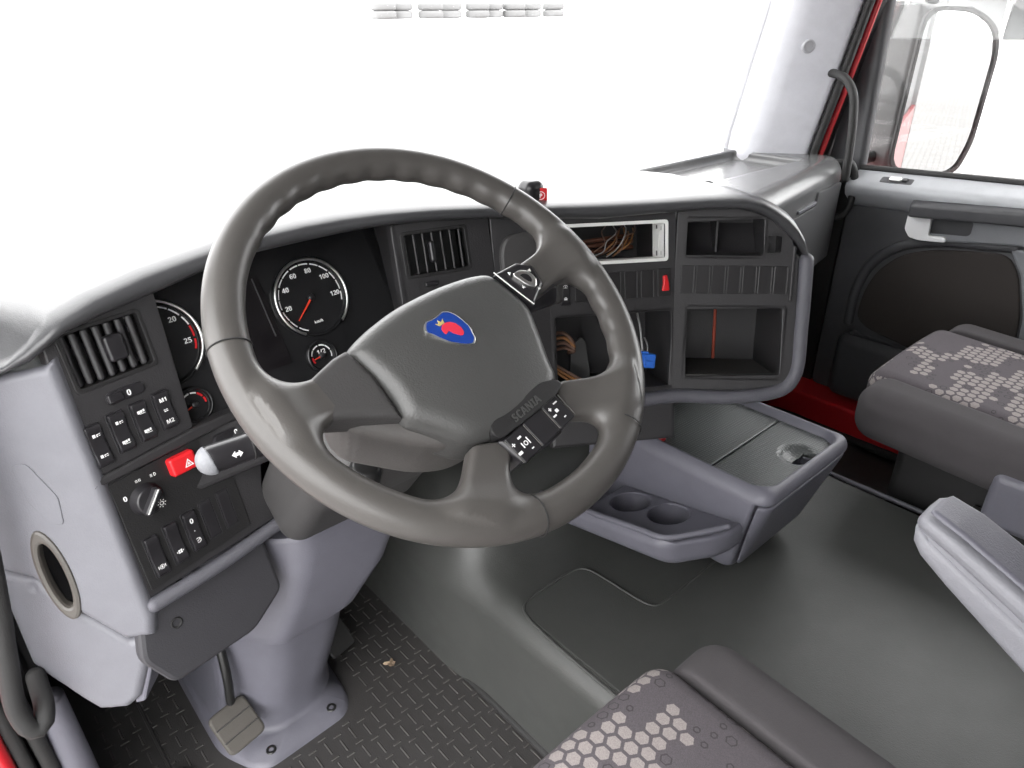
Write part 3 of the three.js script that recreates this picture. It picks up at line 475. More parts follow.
  part('symbol', [mk(-0.037, 0.004, 0.004, 0.0012), mk(-0.037, 0.004, 0.0012, 0.004), mk(-0.026, 0.006, 0.005, 0.002), mk(-0.029, -0.002, 0.0012, 0.006), mk(-0.020, -0.0015, 0.0012, 0.0075), mk(-0.037, -0.006, 0.0055, 0.003), mk(-0.022, -0.010, 0.003, 0.0012), clean(new THREE.RingGeometry(0.0016, 0.0026, 16)).translate(...at(-0.0245, -0.002), 0.0078)], M.white, lo);
  part('symbol', [mk(0.025, 0.006, 0.004, 0.0012), mk(0.025, 0.006, 0.0012, 0.004), mk(0.036, 0.008, 0.006, 0.0015), mk(0.031, 0.001, 0.004, 0.0035), mk(0.0245, -0.002, 0.005, 0.0018), mk(0.034, -0.009, 0.003, 0.0012)], M.white, lo);
  for (const x of [-0.0415, -0.0125, 0.0185, 0.0455]) { const [a, b] = at(x, -0.001); part('divider', rb(0, 0, 0, 0.0008, 0.027, 0.001, 0.0003).rotateZ(tilt).translate(a, b, 0.0078), M.hubBack, lo); }
  // name plate
  const plateP = [[-0.024, -0.117], [-0.015, -0.108], [0.02, -0.1], [0.058, -0.092], [0.078, -0.096], [0.081, -0.103], [0.064, -0.112], [0.02, -0.121], [-0.018, -0.128]];
  const np = part('name_plate', plate(plateP, 0.01, 0.0248, { r: 0.006, bevel: 0.0015 }).applyMatrix4(new THREE.Matrix4().makeRotationX(7 * D)), M.darker, w, FW, 'dark strip with raised lettering');
  part('lettering', clean(word('SCANIA', 0.0082, 0.0006)).rotateZ(12.5 * D).translate(0.026, -0.1105, 0.0248).applyMatrix4(new THREE.Matrix4().makeRotationX(7 * D)), M.airbag, np);
  // emblem: shield with notched corners
  const ec = [-0.015, -0.014], eo = [[-0.024, 0.010], [-0.020, 0.015], [-0.012, 0.0155], [-0.004, 0.0175], [0.003, 0.0205], [0.010, 0.0185], [0.0155, 0.013], [0.019, 0.006], [0.0225, -0.004], [0.0215, -0.012], [0.021, -0.018], [0.016, -0.023], [0.010, -0.0225], [0.003, -0.0195], [-0.008, -0.013], [-0.016, -0.005], [-0.021, 0.001], [-0.0255, 0.004]];
  const e = part('emblem', plate(eo.map(([x, y]) => [x + ec[0], y + ec[1]]), 0.0145, 0.0185, { r: 0.002, bevel: 0.0006 }), M.chrome, w, FW, 'blue emblem with a red crowned beast head');
  part('emblem_field', plate(eo.map(([x, y]) => [x * 0.94 + ec[0], y * 0.94 + ec[1]]), 0.017, 0.0188, { r: 0.002, bevel: 0.0003 }), M.blueEmblem, e);
  const head = [[-0.010, 0.002], [-0.007, 0.006], [-0.002, 0.0075], [0.003, 0.007], [0.008, 0.0035], [0.011, -0.002], [0.0115, -0.007], [0.0095, -0.0105], [0.006, -0.0105], [0.003, -0.008], [0.0, -0.006], [-0.003, -0.0015], [-0.0055, -0.003], [-0.008, -0.0045], [-0.0095, -0.0025]];
  part('beast_head', plate(head.map(([x, y]) => [x + ec[0] + 0.001, y + ec[1]]), 0.0185, 0.0194, { r: 0.0015, bevel: 0.0002 }), M.redEmblem, e);
  part('crown', plate([[-0.0095, 0.0055], [-0.013, 0.0095], [-0.0095, 0.0085], [-0.0085, 0.0125], [-0.006, 0.0095], [-0.0025, 0.0125], [-0.003, 0.0075]].map(([x, y]) => [x + ec[0] + 0.001, y + ec[1]]), 0.0185, 0.0193, { bevel: 0.0002 }), M.gold, e);
  const nudge = (m, a, b) => m.position.add(V(a, b * 0.6293, -b * 0.7771));
  nudge(tr, -0.006, -0.004); nudge(lo, -0.006, -0.002); nudge(np, -0.008, -0.003);
}
// ---------- steering column with its stalks ----------
{
  const c = thing('stalk_housing', 'dark grey housing behind the steering wheel with two control stalks', 'housing', [0, 0.45, -0.3]);
  const Fc = FW;
  part('shroud', nets((u, v, n) => {
    let d = dBox(u, v, n, -0.07, 0.062, -0.06, 0.05, -0.30, -0.13, 0.028);
    d = smin(d, dBox(u, v, n, -0.118, 0.10, -0.05, 0.06, -0.46, -0.225, 0.03), 0.05);
    return d;
  }, [-0.14, -0.12, -0.48], [0.13, 0.07, -0.07], 0.0055), M.shroud, c, FW, 'dark grey moulded shroud');
  part('collar', lathe([[0.05, 0], [0.06, 0.004], [0.058, 0.02], [0.045, 0.026]], 40).rotateX(Math.PI / 2).translate(0, 0, -0.105), M.darker, c, FW);
  part('ignition_lock', lathe([[0, 0.012], [0.012, 0.012], [0.017, 0.009], [0.019, 0], [0.019, -0.02]], 24).rotateX(70 * D).translate(-0.075, -0.058, -0.185), M.steel, c, FW);
  // left stalk
  const st = part('turn_signal_stalk', nets((x, y, z) => smin(dCap(x, y, z, [-0.231, 0.752, -0.074], [-0.19, 0.752, -0.072], 0.0142, 0.0135), dCap(x, y, z, [-0.19, 0.752, -0.072], [-0.03, 0.76, -0.075], 0.0118, 0.0125), 0.006), [-0.275, 0.725, -0.1], [-0.01, 0.785, -0.045], 0.0028), M.button, c, null, 'black control stalk with a pale grey end cap');
  part('end_cap', nets((x, y, z) => smax(dCap(x, y, z, [-0.2315, 0.752, -0.074], [-0.214, 0.752, -0.074], 0.0152, 0.0152), x + 0.2325 + (y - 0.752) * 0.2, 0.002), [-0.262, 0.73, -0.096], [-0.222, 0.774, -0.052], 0.0016), M.doorGrey, st, null, 'pale grey end cap');
  const fm = frame([-0.212, 0.7565, -0.0592], [0.97, -0.05, 0.05], [-0.05, 0.95, -0.5]);
  const am = new THREE.Mesh(join([plate([[-0.0052, 0], [-0.0018, 0.0032], [-0.0018, 0.0014], [0.0018, 0.0014], [0.0018, 0.0032], [0.0052, 0], [0.0018, -0.0032], [0.0018, -0.0014], [-0.0018, -0.0014], [-0.0018, -0.0032]], 0.0005, 0.0015, { bevel: 0 })]), M.white); am.name = 'symbol'; am.applyMatrix4(fm); st.add(am);
  part('ring', new THREE.TorusGeometry(0.0138, 0.0011, 8, 30).rotateY(Math.PI / 2).translate(-0.195, 0.752, -0.072), M.darker, st);
  // right stalk
  const rs = part('wiper_stalk', nets((x, y, z) => smin(dBox(x, y, z, 0.185, 0.252, 0.775, 0.812, -0.118, -0.09, 0.012), dCap(x, y, z, [0.03, 0.775, -0.09], [0.2, 0.792, -0.104], 0.013, 0.014), 0.01), [0.01, 0.75, -0.13], [0.265, 0.825, -0.07], 0.003), M.button, c, null, 'black wiper stalk with grey end');
  part('end_cap', rb(0.2535, 0.795, -0.104, 0.014, 0.036, 0.028, 0.006, 3), M.shroud, rs);
}
// ---------- left end of the dash ----------
{
  const t = thing('dash_end_panel', 'pale grey end panel of the dash beside the driver door, with an oval ring', 'panel', [-0.37, 0.34, -0.33]);
  // outline in the panel's own frame
  const up = [[0.0, -0.01], [-0.002, -0.2], [-0.004, -0.345], [-0.012, -0.372], [-0.036, -0.369], [-0.088, -0.301], [-0.109, -0.262], [-0.150, -0.247], [-0.16, -0.1], [-0.13, -0.03], [-0.04, -0.016], [-0.012, -0.016]];
  const shellF = (o, lean) => (u, v, n) => { const d = dPoly(u, v, o); const curve = 0.9 * Math.pow(Math.max(0, -u - 0.085), 2) * 4; return dSlab(d, n + curve, -0.09, lean, 0.011); };
  const outU = up.map(([x, y]) => [x + (x > -0.03 ? 0.010 : 0), y]);
  const cutRing = (u, v, n) => { const k = (v + 0.262), uu = (u + 0.079 + 0.0 * k); return Math.hypot(uu / 0.0135, k / 0.052) - 1; };
  part('upper_panel', nets((u, v, n) => smax(shellF(outU, 0.004)(u, v, n), -cutRing(u, v, n) * 0.012, 0.003), [-0.18, -0.39, -0.11], [0.03, 0.04, 0.02], 0.0032), M.grey, t, F0);
  const low = [[-0.006, -0.378], [-0.034, -0.374], [-0.087, -0.305], [-0.109, -0.266], [-0.170, -0.25], [-0.185, -0.40], [-0.142, -0.431], [-0.107, -0.469], [-0.072, -0.474], [-0.052, -0.462]];
  part('lower_panel', nets((u, v, n) => smax(shellF(low, -0.004)(u, v, n), -(Math.hypot((u + 0.121) / 0.9, v + 0.277, (n + 0.002) * 1.2) - 0.011), 0.003), [-0.2, -0.49, -0.11], [0.01, -0.24, 0.02], 0.0032), M.grey, t, F0);
  part('edge_band', plate([[-0.004, -0.380], [-0.016, -0.376], [-0.066, -0.474], [-0.052, -0.474]], -0.06, -0.012, { r: 0.004, bevel: 0.003 }), M.console, t, F0);
  const ov = (a, b, n = 40) => Array.from({ length: n }, (_, i) => [-0.079 + a * Math.cos(i / n * 6.2832), -0.262 + b * Math.sin(i / n * 6.2832)]);
  const bez = part('oval_ring', plate(ov(0.019, 0.062), -0.008, 0.007, { holes: [ov(0.0105, 0.044)], hr: 0, bevel: 0.004 }), smooth(rgb(0.075, 0.068, 0.061), 0.38), t, F0, 'grey brown oval ring');
  part('ring_well', [plate(ov(0.0125, 0.05), -0.085, -0.08, { bevel: 0 }), loft([-0.084, 0].map((n) => ov(0.0125, 0.05).map(([a, b]) => [a, b, n])), { caps: false })], M.dark, bez);
  part('square_cover', plate([[-0.075, -0.118], [-0.073, -0.165], [-0.060, -0.196], [-0.046, -0.200], [-0.040, -0.165], [-0.058, -0.118]], -0.004, 0.0052, { r: 0.006, bevel: 0.001 }), M.grey, t, F0);
}
// ---------- foot of the steering column ----------
{
  const t = thing('column_pedestal', 'grey moulded pedestal bolted to the floor under the steering column', 'pedestal', [-0.1, 0, -0.42]);
  const ringOf = (y, P, r = 0.022) => poly(P, r, 5).map((q) => [q.x, y, q.y]);
  const upper = [
    [0.452, [[-0.085, -0.275], [0.07, -0.275], [0.10, -0.33], [0.10, -0.5], [-0.125, -0.5], [-0.135, -0.315]]],
    [0.445, [[-0.083, -0.268], [0.078, -0.268], [0.108, -0.33], [0.108, -0.51], [-0.130, -0.51], [-0.140, -0.31]]],
    [0.40, [[-0.090, -0.27], [0.075, -0.27], [0.108, -0.33], [0.11, -0.52], [-0.135, -0.52], [-0.145, -0.32]]],
    [0.33, [[-0.115, -0.277], [0.045, -0.28], [0.09, -0.34], [0.10, -0.54], [-0.15, -0.54], [-0.165, -0.34]]],
    [0.28, [[-0.137, -0.286], [0.005, -0.292], [0.065, -0.35], [0.08, -0.56], [-0.19, -0.56], [-0.20, -0.37]]],
    [0.262, [[-0.142, -0.289], [-0.008, -0.296], [0.045, -0.35], [0.07, -0.57], [-0.2, -0.57], [-0.21, -0.38]]],
    [0.256, [[-0.139, -0.294], [-0.010, -0.301], [0.04, -0.355], [0.065, -0.57], [-0.195, -0.57], [-0.205, -0.385]]]];
  part('upper_cover', loft(upper.map(([y, P]) => ringOf(y, P)).reverse().map((r) => r.reverse())), M.console, t, null, 'grey upper cover');
  const lower = [
    [0.30, [[-0.134, -0.302], [-0.012, -0.308], [0.03, -0.36], [0.05, -0.57], [-0.19, -0.57], [-0.195, -0.39]]],
    [0.18, [[-0.144, -0.316], [-0.040, -0.326], [-0.002, -0.37], [0.02, -0.58], [-0.21, -0.58], [-0.213, -0.40]]],
    [0.08, [[-0.150, -0.338], [-0.074, -0.346], [-0.035, -0.375], [-0.02, -0.59], [-0.225, -0.59], [-0.222, -0.41]]],
    [0.04, [[-0.154, -0.344], [-0.080, -0.350], [-0.035, -0.375], [-0.02, -0.6], [-0.232, -0.6], [-0.232, -0.4]]],
    [0.024, [[-0.165, -0.338], [-0.078, -0.345], [-0.045, -0.375], [-0.0, -0.61], [-0.24, -0.61], [-0.238, -0.40]]],
    [0.021, [[-0.205, -0.304], [-0.052, -0.312], [-0.03, -0.345], [-0.0, -0.61], [-0.245, -0.61], [-0.245, -0.385]]],
    [0.0, [[-0.212, -0.300], [-0.045, -0.307], [-0.022, -0.34], [0.0, -0.62], [-0.25, -0.62], [-0.252, -0.385]]]];
  part('lower_post', loft(lower.map(([y, P]) => ringOf(y, P, 0.03)).reverse().map((r) => r.reverse())), M.console, t, null, 'grey lower post with a wide foot');
  for (const [x, z] of [[-0.183, -0.322], [-0.066, -0.328]]) {
    const s = part('screw', lathe([[0, 0.004], [0.004, 0.004], [0.0045, 0.006], [0.0085, 0.006], [0.009, 0.002], [0.014, 0.0015], [0.016, -0.004]], 20).translate(x, 0.0175, z), M.steel, t, null, 'black socket screw');
  }
}
// ---------- floor mat, pedals ----------
{
  const t = thing('floor_mat', 'black ribbed rubber mat in the driver footwell', 'floor mat', [-0.14, 0, -0.2]);
  part('mat_sheet', plate([[-0.43, -0.55], [0.163, -0.55], [0.163, 0.85], [-0.43, 0.85]], 0.0005, 0.006, { r: 0.02, bevel: 0.002 }).rotateX(-Math.PI / 2), M.mat, t);
  const ribs = [];
  const long = rb(0, 0.0055, 0, 0.0034, 0.004, 0.027, 0.0014, 1), short = rb(0, 0.0055, 0, 0.015, 0.004, 0.0034, 0.0014, 1);
  for (let i = -17; i < 7; i++) for (let j = -26; j < 8; j++) {
    const x = i * 0.0235 + 0.012, z = j * 0.0235 + (i & 1 ? 0.0118 : 0);
    if (x < -0.42 || x > 0.155 || z > 0.1) continue;
    if (x > -0.255 && x < 0.0 && z < -0.30) continue;
    ribs.push(((i + j) & 1 ? long : short).clone().translate(x, 0, z));
  }
  const rp = part('tread_ribs', ribs, M.rib, t); rp.userData.kind = 'stuff';
  part('mat_seam', rb(-0.322, 0.006, -0.3, 0.006, 0.008, 0.6, 0.003), M.mat, t);

  const p = thing('clutch_pedal', 'worn grey brown pedal pad on a bent black arm beside the pedestal', 'pedal', [-0.225, 0.05, -0.36]);
  part('arm', tube([[-0.20, 0.30, -0.42], [-0.205, 0.25, -0.385], [-0.21, 0.19, -0.365], [-0.215, 0.13, -0.365]], 0.0075, 30, 10), M.steel, p, null, 'black steel arm');
  const Fp = frame([-0.219, 0.095, -0.345], [0.985, 0.06, -0.16], [0.1, 0.62, -0.78]);
  const pd = part('pad', plate(rect(-0.033, 0.033, -0.036, 0.036), -0.008, 0.004, { r: 0.012, bevel: 0.004 }), M.pedal, p, Fp, 'worn rubber pad');
  for (const v of [-0.013, 0.011]) part('groove_rib', rb(0, v, 0.004, 0.062, 0.002, 0.003, 0.0008), M.shroud, pd);

  const a = thing('accelerator_pedal', 'dusty dark pedal in the shade right of the pedestal', 'pedal', [0.0, 0.05, -0.44]);
  const Fa = frame([0.0, 0.085, -0.43], [0.97, 0.02, -0.22], [0.06, 0.75, -0.65]);
  part('pad', plate(rect(-0.028, 0.028, -0.045, 0.045), -0.008, 0.004, { r: 0.008, bevel: 0.003 }), M.rubber, a, Fa);
  part('arm', tube([[0.0, 0.085, -0.44], [0.005, 0.16, -0.52], [0.01, 0.2, -0.62]], 0.008, 20, 8), M.steel, a);
  const f = thing('footrest_pedal', 'round worn black foot rest on the mat beside the door', 'foot rest', [-0.33, 0, -0.36]);
  part('pad', nets((x, y, z) => dBox(x, y, z, -0.385, -0.29, -0.01, 0.035, -0.40, -0.33, 0.03), [-0.40, 0.005, -0.42], [-0.275, 0.045, -0.31], 0.004), M.rubber, f);
  const lf = thing('dry_leaf', 'crumpled dry leaf on the mat in the footwell', 'leaf', [0.068, 0.006, -0.345]);
  const lp = []; for (let k = 0; k < 5; k++) lp.push(clean(new THREE.CircleGeometry(0.008, 6).scale(1, 0.5, 1).rotateX(-0.7 + k * 0.5).rotateY(k * 1.3).translate(0.068 + 0.005 * Math.cos(k * 2), 0.013 + 0.0018 * k, -0.345 + 0.006 * Math.sin(k * 2))));
  part('leaf_blade', lp, plastic(rgb(0.3, 0.22, 0.15), 0.9, { side: THREE.DoubleSide }), lf);
}
// ---------- engine tunnel ----------
{
  const t = thing('engine_tunnel', 'wide dark rubber covered engine tunnel between the seats', 'tunnel', [0.58, 0, 0.4]);
  const f = (x, y, z) => {
    const flare = 0.03 * Math.max(0, 0.2 - y) ** 1;
    let d = dBox(x + flare * 0.6, y, z, 0.168, 0.965, -0.2, 0.25, -0.82, 1.6, 0.045);
    d = smin(d, dBox(x, y, z, 0.2, 0.98, -0.2, 0.40, -0.83, -0.235, 0.06), 0.11);
    return d;
  };
  part('tunnel_cover', nets(f, [0.14, 0.0, -0.82], [1.0, 0.43, 1.5], 0.011), M.tunnel, t);
  // the stepped mat on top and its raised bead
  const L = [[0.189, 0.9], [0.189, -0.085], [0.199, -0.104], [0.217, -0.112], [0.325, -0.110], [0.338, -0.104], [0.345, -0.09], [0.355, 0.025], [0.362, 0.038], [0.378, 0.043], [0.51, 0.043], [0.93, 0.045], [0.935, 0.9]];
  part('tunnel_mat', plate(L.map(([x, z]) => [x, -z]).reverse(), 0.248, 0.2535, { bevel: 0.002, r: 0.008 }).rotateX(-Math.PI / 2), M.tunnel, t, null, 'stepped rubber mat on the tunnel');
  part('mat_bead', tube(L.slice(0, -1).map(([x, z]) => [x, 0.2525, z]), 0.0028, 260, 8), M.tunnel, t);
  part('side_skirt', tube([[0.167, 0.006, -0.34], [0.166, 0.008, -0.2], [0.168, 0.008, 0.3], [0.168, 0.008, 0.9]], 0.009, 40, 8), M.rubber, t);
  part('edge_strip', tube([[0.945, 0.247, -0.2], [0.950, 0.249, 0.1], [0.955, 0.249, 0.4], [0.955, 0.249, 1.2]], 0.005, 40, 8), M.strip, t, null, 'pale edging strip');
}
// ---------- loose wiring in the open slots ----------
{
  const wireMat = { black: smooth(rgb(0.02, 0.02, 0.02), 0.5), grey: smooth(rgb(0.35, 0.35, 0.35), 0.5), amber: smooth(rgb(0.30, 0.13, 0.04), 0.5), rust: smooth(rgb(0.11, 0.04, 0.022), 0.6), brown: smooth(rgb(0.16, 0.09, 0.065), 0.55) };
  const run = (F, pts) => pts.map(([u, v, n]) => inF(F, u, v, n));
  const wire = (label, F, pts, r, mat, group) => { const w = run(F, pts), b = w[0]; return solo('wire', label, 'wire', tube(w, r, 30, 6), mat, b, group); };
  const jit = (a) => (rnd() - 0.5) * a;
  for (let k = 0; k < 5; k++) { const x = 0.098 + k * 0.011 + jit(0.006); wire('pale grey loose wire looped in the open radio slot', F4, [[x - 0.014, -0.046, -0.09 + jit(0.03)], [x, -0.036 + jit(0.008), -0.07 + jit(0.02)], [x + 0.006 + jit(0.006), -0.020 + jit(0.008), -0.06 + jit(0.03)], [x + 0.018 + jit(0.012), -0.006 + jit(0.006), -0.08], [x + 0.034 + jit(0.01), 0.003, -0.12]], 0.0011, k % 2 ? wireMat.grey : wireMat.brown, 'wires in the radio slot'); }
  for (let k = 0; k < 4; k++) { const x = 0.112 + k * 0.008; wire('amber loose wire slanting across the open radio slot', F4, [[x, -0.042 + jit(0.01), -0.09 + jit(0.03)], [x + 0.016, -0.030 + jit(0.012), -0.08 + jit(0.02)], [x + 0.030 + jit(0.008), -0.016 + jit(0.012), -0.10], [x + 0.042, -0.006 + jit(0.014), -0.13]], 0.0013, wireMat.amber, 'amber wires in the radio slot'); }
  for (let k = 0; k < 3; k++) wire('rusty brown cable lying deep in the open radio slot', F4, [[0.06, -0.043 + 0.009 * k, -0.13], [0.11 + jit(0.02), -0.038 + 0.010 * k, -0.125 + 0.01 * k], [0.175, -0.034 + 0.010 * k, -0.13]], 0.0038, wireMat.rust, 'cables in the radio slot');
  for (let k = 0; k < 4; k++) wire('brown cable bent across the open slot behind the wheel rim', F4, [[0.016, -0.165 - 0.007 * k, -0.06 + k * 0.01], [0.035, -0.163 - 0.008 * k, -0.045], [0.048, -0.18 - 0.004 * k, -0.04], [0.046, -0.20, -0.07]], 0.003, k === 1 ? wireMat.amber : wireMat.brown, 'cables in the lower slot');
  for (let k = 0; k < 3; k++) wire('orange brown cable slanting low in the open slot', F4, [[0.016, -0.212 - 0.006 * k, -0.04], [0.04, -0.228 - 0.006 * k, -0.035], [0.065, -0.244 - 0.002 * k, -0.04]], 0.0024, k ? wireMat.amber : wireMat.brown, 'cables low in the lower slot');
  const c = thing('connector', 'bright blue plastic plug hanging on a grey lead in the open slot', 'connector', inF(F4, 0.162, -0.225, -0.02));
  const blue = smooth(rgb(0.02, 0.13, 0.55), 0.45);
  const Fc = F4.clone().multiply(new THREE.Matrix4().makeTranslation(0.162, -0.212, -0.02)).multiply(new THREE.Matrix4().makeRotationZ(-8 * D));
  const h = part('plug_housing', [rb(0, 0, 0, 0.029, 0.023, 0.018, 0.002), rb(-0.004, 0.012, 0, 0.014, 0.006, 0.012, 0.0015), rb(0.004, -0.004, 0.009, 0.012, 0.010, 0.004, 0.001)], blue, c, Fc, 'bright blue housing');
  part('latch', rb(-0.004, 0.0, 0.0105, 0.004, 0.012, 0.003, 0.0008), blue, h);
  part('lead', tube(run(F4, [[0.158, -0.199, -0.02], [0.1565, -0.18, -0.022], [0.157, -0.16, -0.03], [0.162, -0.14, -0.06]]), 0.0017, 24, 6), wireMat.grey, c);
  part('lead', tube(run(F4, [[0.166, -0.200, -0.022], [0.169, -0.19, -0.03], [0.171, -0.18, -0.05]]), 0.0013, 16, 6), wireMat.grey, c);
  solo('cable_strap', 'orange strip standing upright in the corner of the lower storage tray', 'cable', tube([[0.104, -0.226, -0.155], [0.1035, -0.18, -0.156], [0.1025, -0.122, -0.156]].map((p) => inF(F5, ...p)), 0.0028, 16, 6), smooth(rgb(0.42, 0.07, 0.035), 0.6), inF(F5, 0.104, -0.226, -0.155));
  solo('bracket', 'dark grey metal bracket standing in the slot behind the wheel rim', 'bracket', [plate([[0.048, -0.25], [0.052, -0.19], [0.07, -0.175], [0.078, -0.185], [0.085, -0.25]], -0.08, -0.076, { r: 0.004 }).applyMatrix4(F4)], smooth(rgb(0.05, 0.05, 0.05), 0.5), inF(F4, 0.06, -0.25, -0.078));
}
// ---------- centre console ----------
{
  const t = thing('centre_console', 'grey box console on the engine tunnel with a patterned lid and cup holders', 'console', [0.6, 0.285, -0.1]);
  const body = (x, y, z) => {
    const k = 0.475 - y, zz = z + Math.max(0, k) * 0.30 , xx = x > 0.6 ? x + Math.max(0, k) * 0.18 : x - Math.max(0, k) * 0.09;
    let d = dBox(xx, y, zz, 0.468, 0.752, 0.278, 0.475, -0.22, 0.154, 0.03);
    d = smax(d, -dBox(x, y, z, 0.491, 0.730, 0.4395, 0.6, -0.7, 0.129, 0.03), 0.008);
    d = smax(d, -dBox(x, y, z, 0.624, 0.672, 0.385, 0.6, 0.094, 0.126, 0.006), 0.003);
    return d;
  };
  // the rear cover is a shell of its own with a real joint round it
  const rear = (y, z) => Math.max(0.0915 + (y - 0.29) * 0.21 - z, y - 0.447);
  part('rear_cover', nets((x, y, z) => smax(body(x, y, z), rear(y, z) + 0.0014, 0.006), [0.44, 0.26, 0.06], [0.78, 0.46, 0.17], 0.0034), M.console, t);
  part('console_body', nets((x, y, z) => smax(body(x, y, z), 0.0014 - rear(y, z), 0.006), [0.44, 0.26, -0.225], [0.78, 0.49, 0.17], 0.0034), M.console, t, null, 'lilac grey console body');
  const chequer = noiseTex(64, (i, j) => { const a = (i % 16) / 16 - 0.5, b = (j % 16) / 16 - 0.5, o = ((i >> 4) + (j >> 4)) & 1; return 255 * Math.exp(-((o ? a : b) ** 2) * 40 - ((o ? b : a) ** 2) * 8); });
  chequer.repeat.set(45, 45);
  const lidMat = new THREE.MeshStandardMaterial({ color: rgb(0.08, 0.086, 0.085), roughness: 0.3, bumpMap: chequer, bumpScale: 0.0006 });
  part('front_lid', plate([[0.494, 0.20], [0.494, -0.019], [0.727, -0.017], [0.727, 0.20]], 0.448, 0.4565, { r: 0.003, bevel: 0.0015 }).rotateX(-Math.PI / 2), lidMat, t, null, 'grey lid with a fine raised pattern');
  part('rear_lid', nets((x, y, z) => smax(dSlab(dPoly(x, z, [[0.494, 0.0215], [0.494, 0.105], [0.50, 0.118], [0.514, 0.125], [0.707, 0.125], [0.72, 0.118], [0.727, 0.105], [0.727, 0.0195]]), y, 0.44, 0.4565, 0.0022), Math.max(-(Math.hypot((x - 0.645) / 0.036, (y - 0.464) / 0.021, (z - 0.098) / 0.030) - 1) * 0.021, -dBox(x, y, z, 0.626, 0.670, 0.3, 0.6, 0.098, 0.124, 0.006)), 0.004), [0.485, 0.435, 0.015], [0.735, 0.462, 0.13], 0.0028), lidMat, t, null, 'grey lid with a finger scoop');
  part('red_latch', rb(0.505, 0.46, -0.085, 0.02, 0.006, 0.012, 0.002), M.red, t, null, 'red latch under the dash');
  const ty = (y, z) => y - 0.22 * z;
  const tray = (x, y, z) => {
    const q = ty(y, z);
    let d = dBox(x + Math.max(0, 0.385 - q) * -0.18, q, z + Math.max(0, z - 0.0) * 0, 0.352, 0.52, 0.330, 0.388, -0.33, 0.11, 0.022);
    d = smax(d, -((x - 0.352) * -0.55 + (z - 0.020)) * -1 * 0.87 - 1, 0.001);
    const cut = (z - 0.084) * 0.80 - (x - 0.405) * 0.60; // slanted rear end
    d = smax(d, cut, 0.02);
    for (const [cx, cz, lo] of [[0.436, -0.085, 0.328], [0.439, -0.006, 0.306]]) d = smin(d, Math.max(Math.hypot(x - cx, z - cz) - 0.038, lo - q, q - 0.38), 0.008);
    d = smax(d, -dBox(x, q, z, 0.366, 0.50, 0.379, 0.45, -0.32, 0.105, 0.01), 0.004);
    for (const [cx, cz, lo] of [[0.436, -0.085, 0.334], [0.439, -0.006, 0.314]]) d = smax(d, -Math.max(Math.hypot(x - cx, z - cz) - 0.0345, lo - q), 0.003);
    d = smax(d, -dBox(x, q, z, 0.37, 0.485, 0.345, 0.45, -0.31, -0.135, 0.01), 0.004);
    return d;
  };
  const tr = part('side_tray', nets((x, y, z) => smax(tray(x, y, z), -body(x, y, z), 0.001), [0.335, 0.24, -0.34], [0.51, 0.44, 0.135], 0.0036), M.console, t, null, 'lilac grey side tray with two cup holders');
  for (const [cx, cz, lo] of [[0.436, -0.085, 0.335], [0.439, -0.006, 0.315]]) {
    const h = 0.22 * cz;
    part('cup_liner', [lathe([[0.0, lo + h], [0.031, lo + h], [0.0335, lo + 0.007 + h], [0.0338, 0.372 + h]], 32).translate(cx, 0, cz)], M.console, tr);
    part('cup_grip', rb(cx - 0.018, 0.362 + h, cz + 0.025, 0.012, 0.022, 0.01, 0.003), M.console, tr);
  }
  part('tray_lip', tube([[0.3585, 0.388 + 0.22 * -0.3, -0.3], [0.3585, 0.388 - 0.022, -0.1], [0.3590, 0.388, -0.01], [0.3635, 0.397, 0.040], [0.40, 0.4045, 0.072], [0.44, 0.4135, 0.102]], 0.0052, 60, 8), M.console, tr);
}
// ---------- seats ----------
const hexPrint = (() => {   // woven hexagons: pale filled, outlined or missing, pitch 20 mm on a 0.32 m repeat
  const S = 512, nx = 16, kinds = new Map();
  const kind = (a, b) => { const k = ((a % nx) + nx) % nx + ',' + ((b % 18) + 18) % 18; if (!kinds.has(k)) { const z = L8(a * 0.33 + 3, b * 0.37) + 0.28 * (rnd() - 0.5); kinds.set(k, z > 0.5 ? 1 : z > 0.42 ? 0.6 : z > 0.36 ? 0.3 : 0); } return kinds.get(k); };
  return noiseTex(S, (i, j) => {
    const x = i / S * nx, y = j / S * 18; // cells; rows are closer than columns
    let best = 9, bk = 0, bx0 = 0, by0 = 0;
    for (let b = Math.floor(y) - 1; b <= Math.floor(y) + 1; b++) for (let a = Math.floor(x) - 1; a <= Math.floor(x) + 1; a++) { const cx = a + (b & 1 ? 0.5 : 0), dx = x - cx, dy = (y - b) * nx / 18, d = dx * dx + dy * dy; if (d < best) { best = d; bk = kind(a, b); bx0 = dx; by0 = dy; } }
    const hx = Math.max(Math.abs(bx0), Math.abs(bx0) * 0.5 + Math.abs(by0) * 0.866);
    let v = 0; if (bk === 1) v = hx < 0.40 ? 1 : 0; else if (bk === 0.6) v = hx < 0.34 && hx > 0.26 ? -0.6 : 0; else if (bk === 0.3) v = hx < 0.22 && hx > 0.14 ? -0.6 : 0;
    const n = 0.9 + 0.2 * rnd(), base = [80, 75, 79], pale = [138, 131, 129], ink = [44, 41, 43];
    return base.map((c, k) => Math.max(0, Math.min(255, (v > 0 ? c + (pale[k] - c) * v : c + (ink[k] - c) * -v) * n)));
  }, true);
})();
hexPrint.repeat.set(1 / 0.28, 1 / 0.28);
const weave = noiseTex(64, (i, j) => 255 * (0.4 + 0.25 * ((i >> 1) + (j >> 1) & 1) + 0.35 * rnd())); weave.repeat.set(30, 30);
const hexFabric = new THREE.MeshStandardMaterial({ map: hexPrint, roughness: 0.95, bumpMap: weave, bumpScale: 0.0005 });
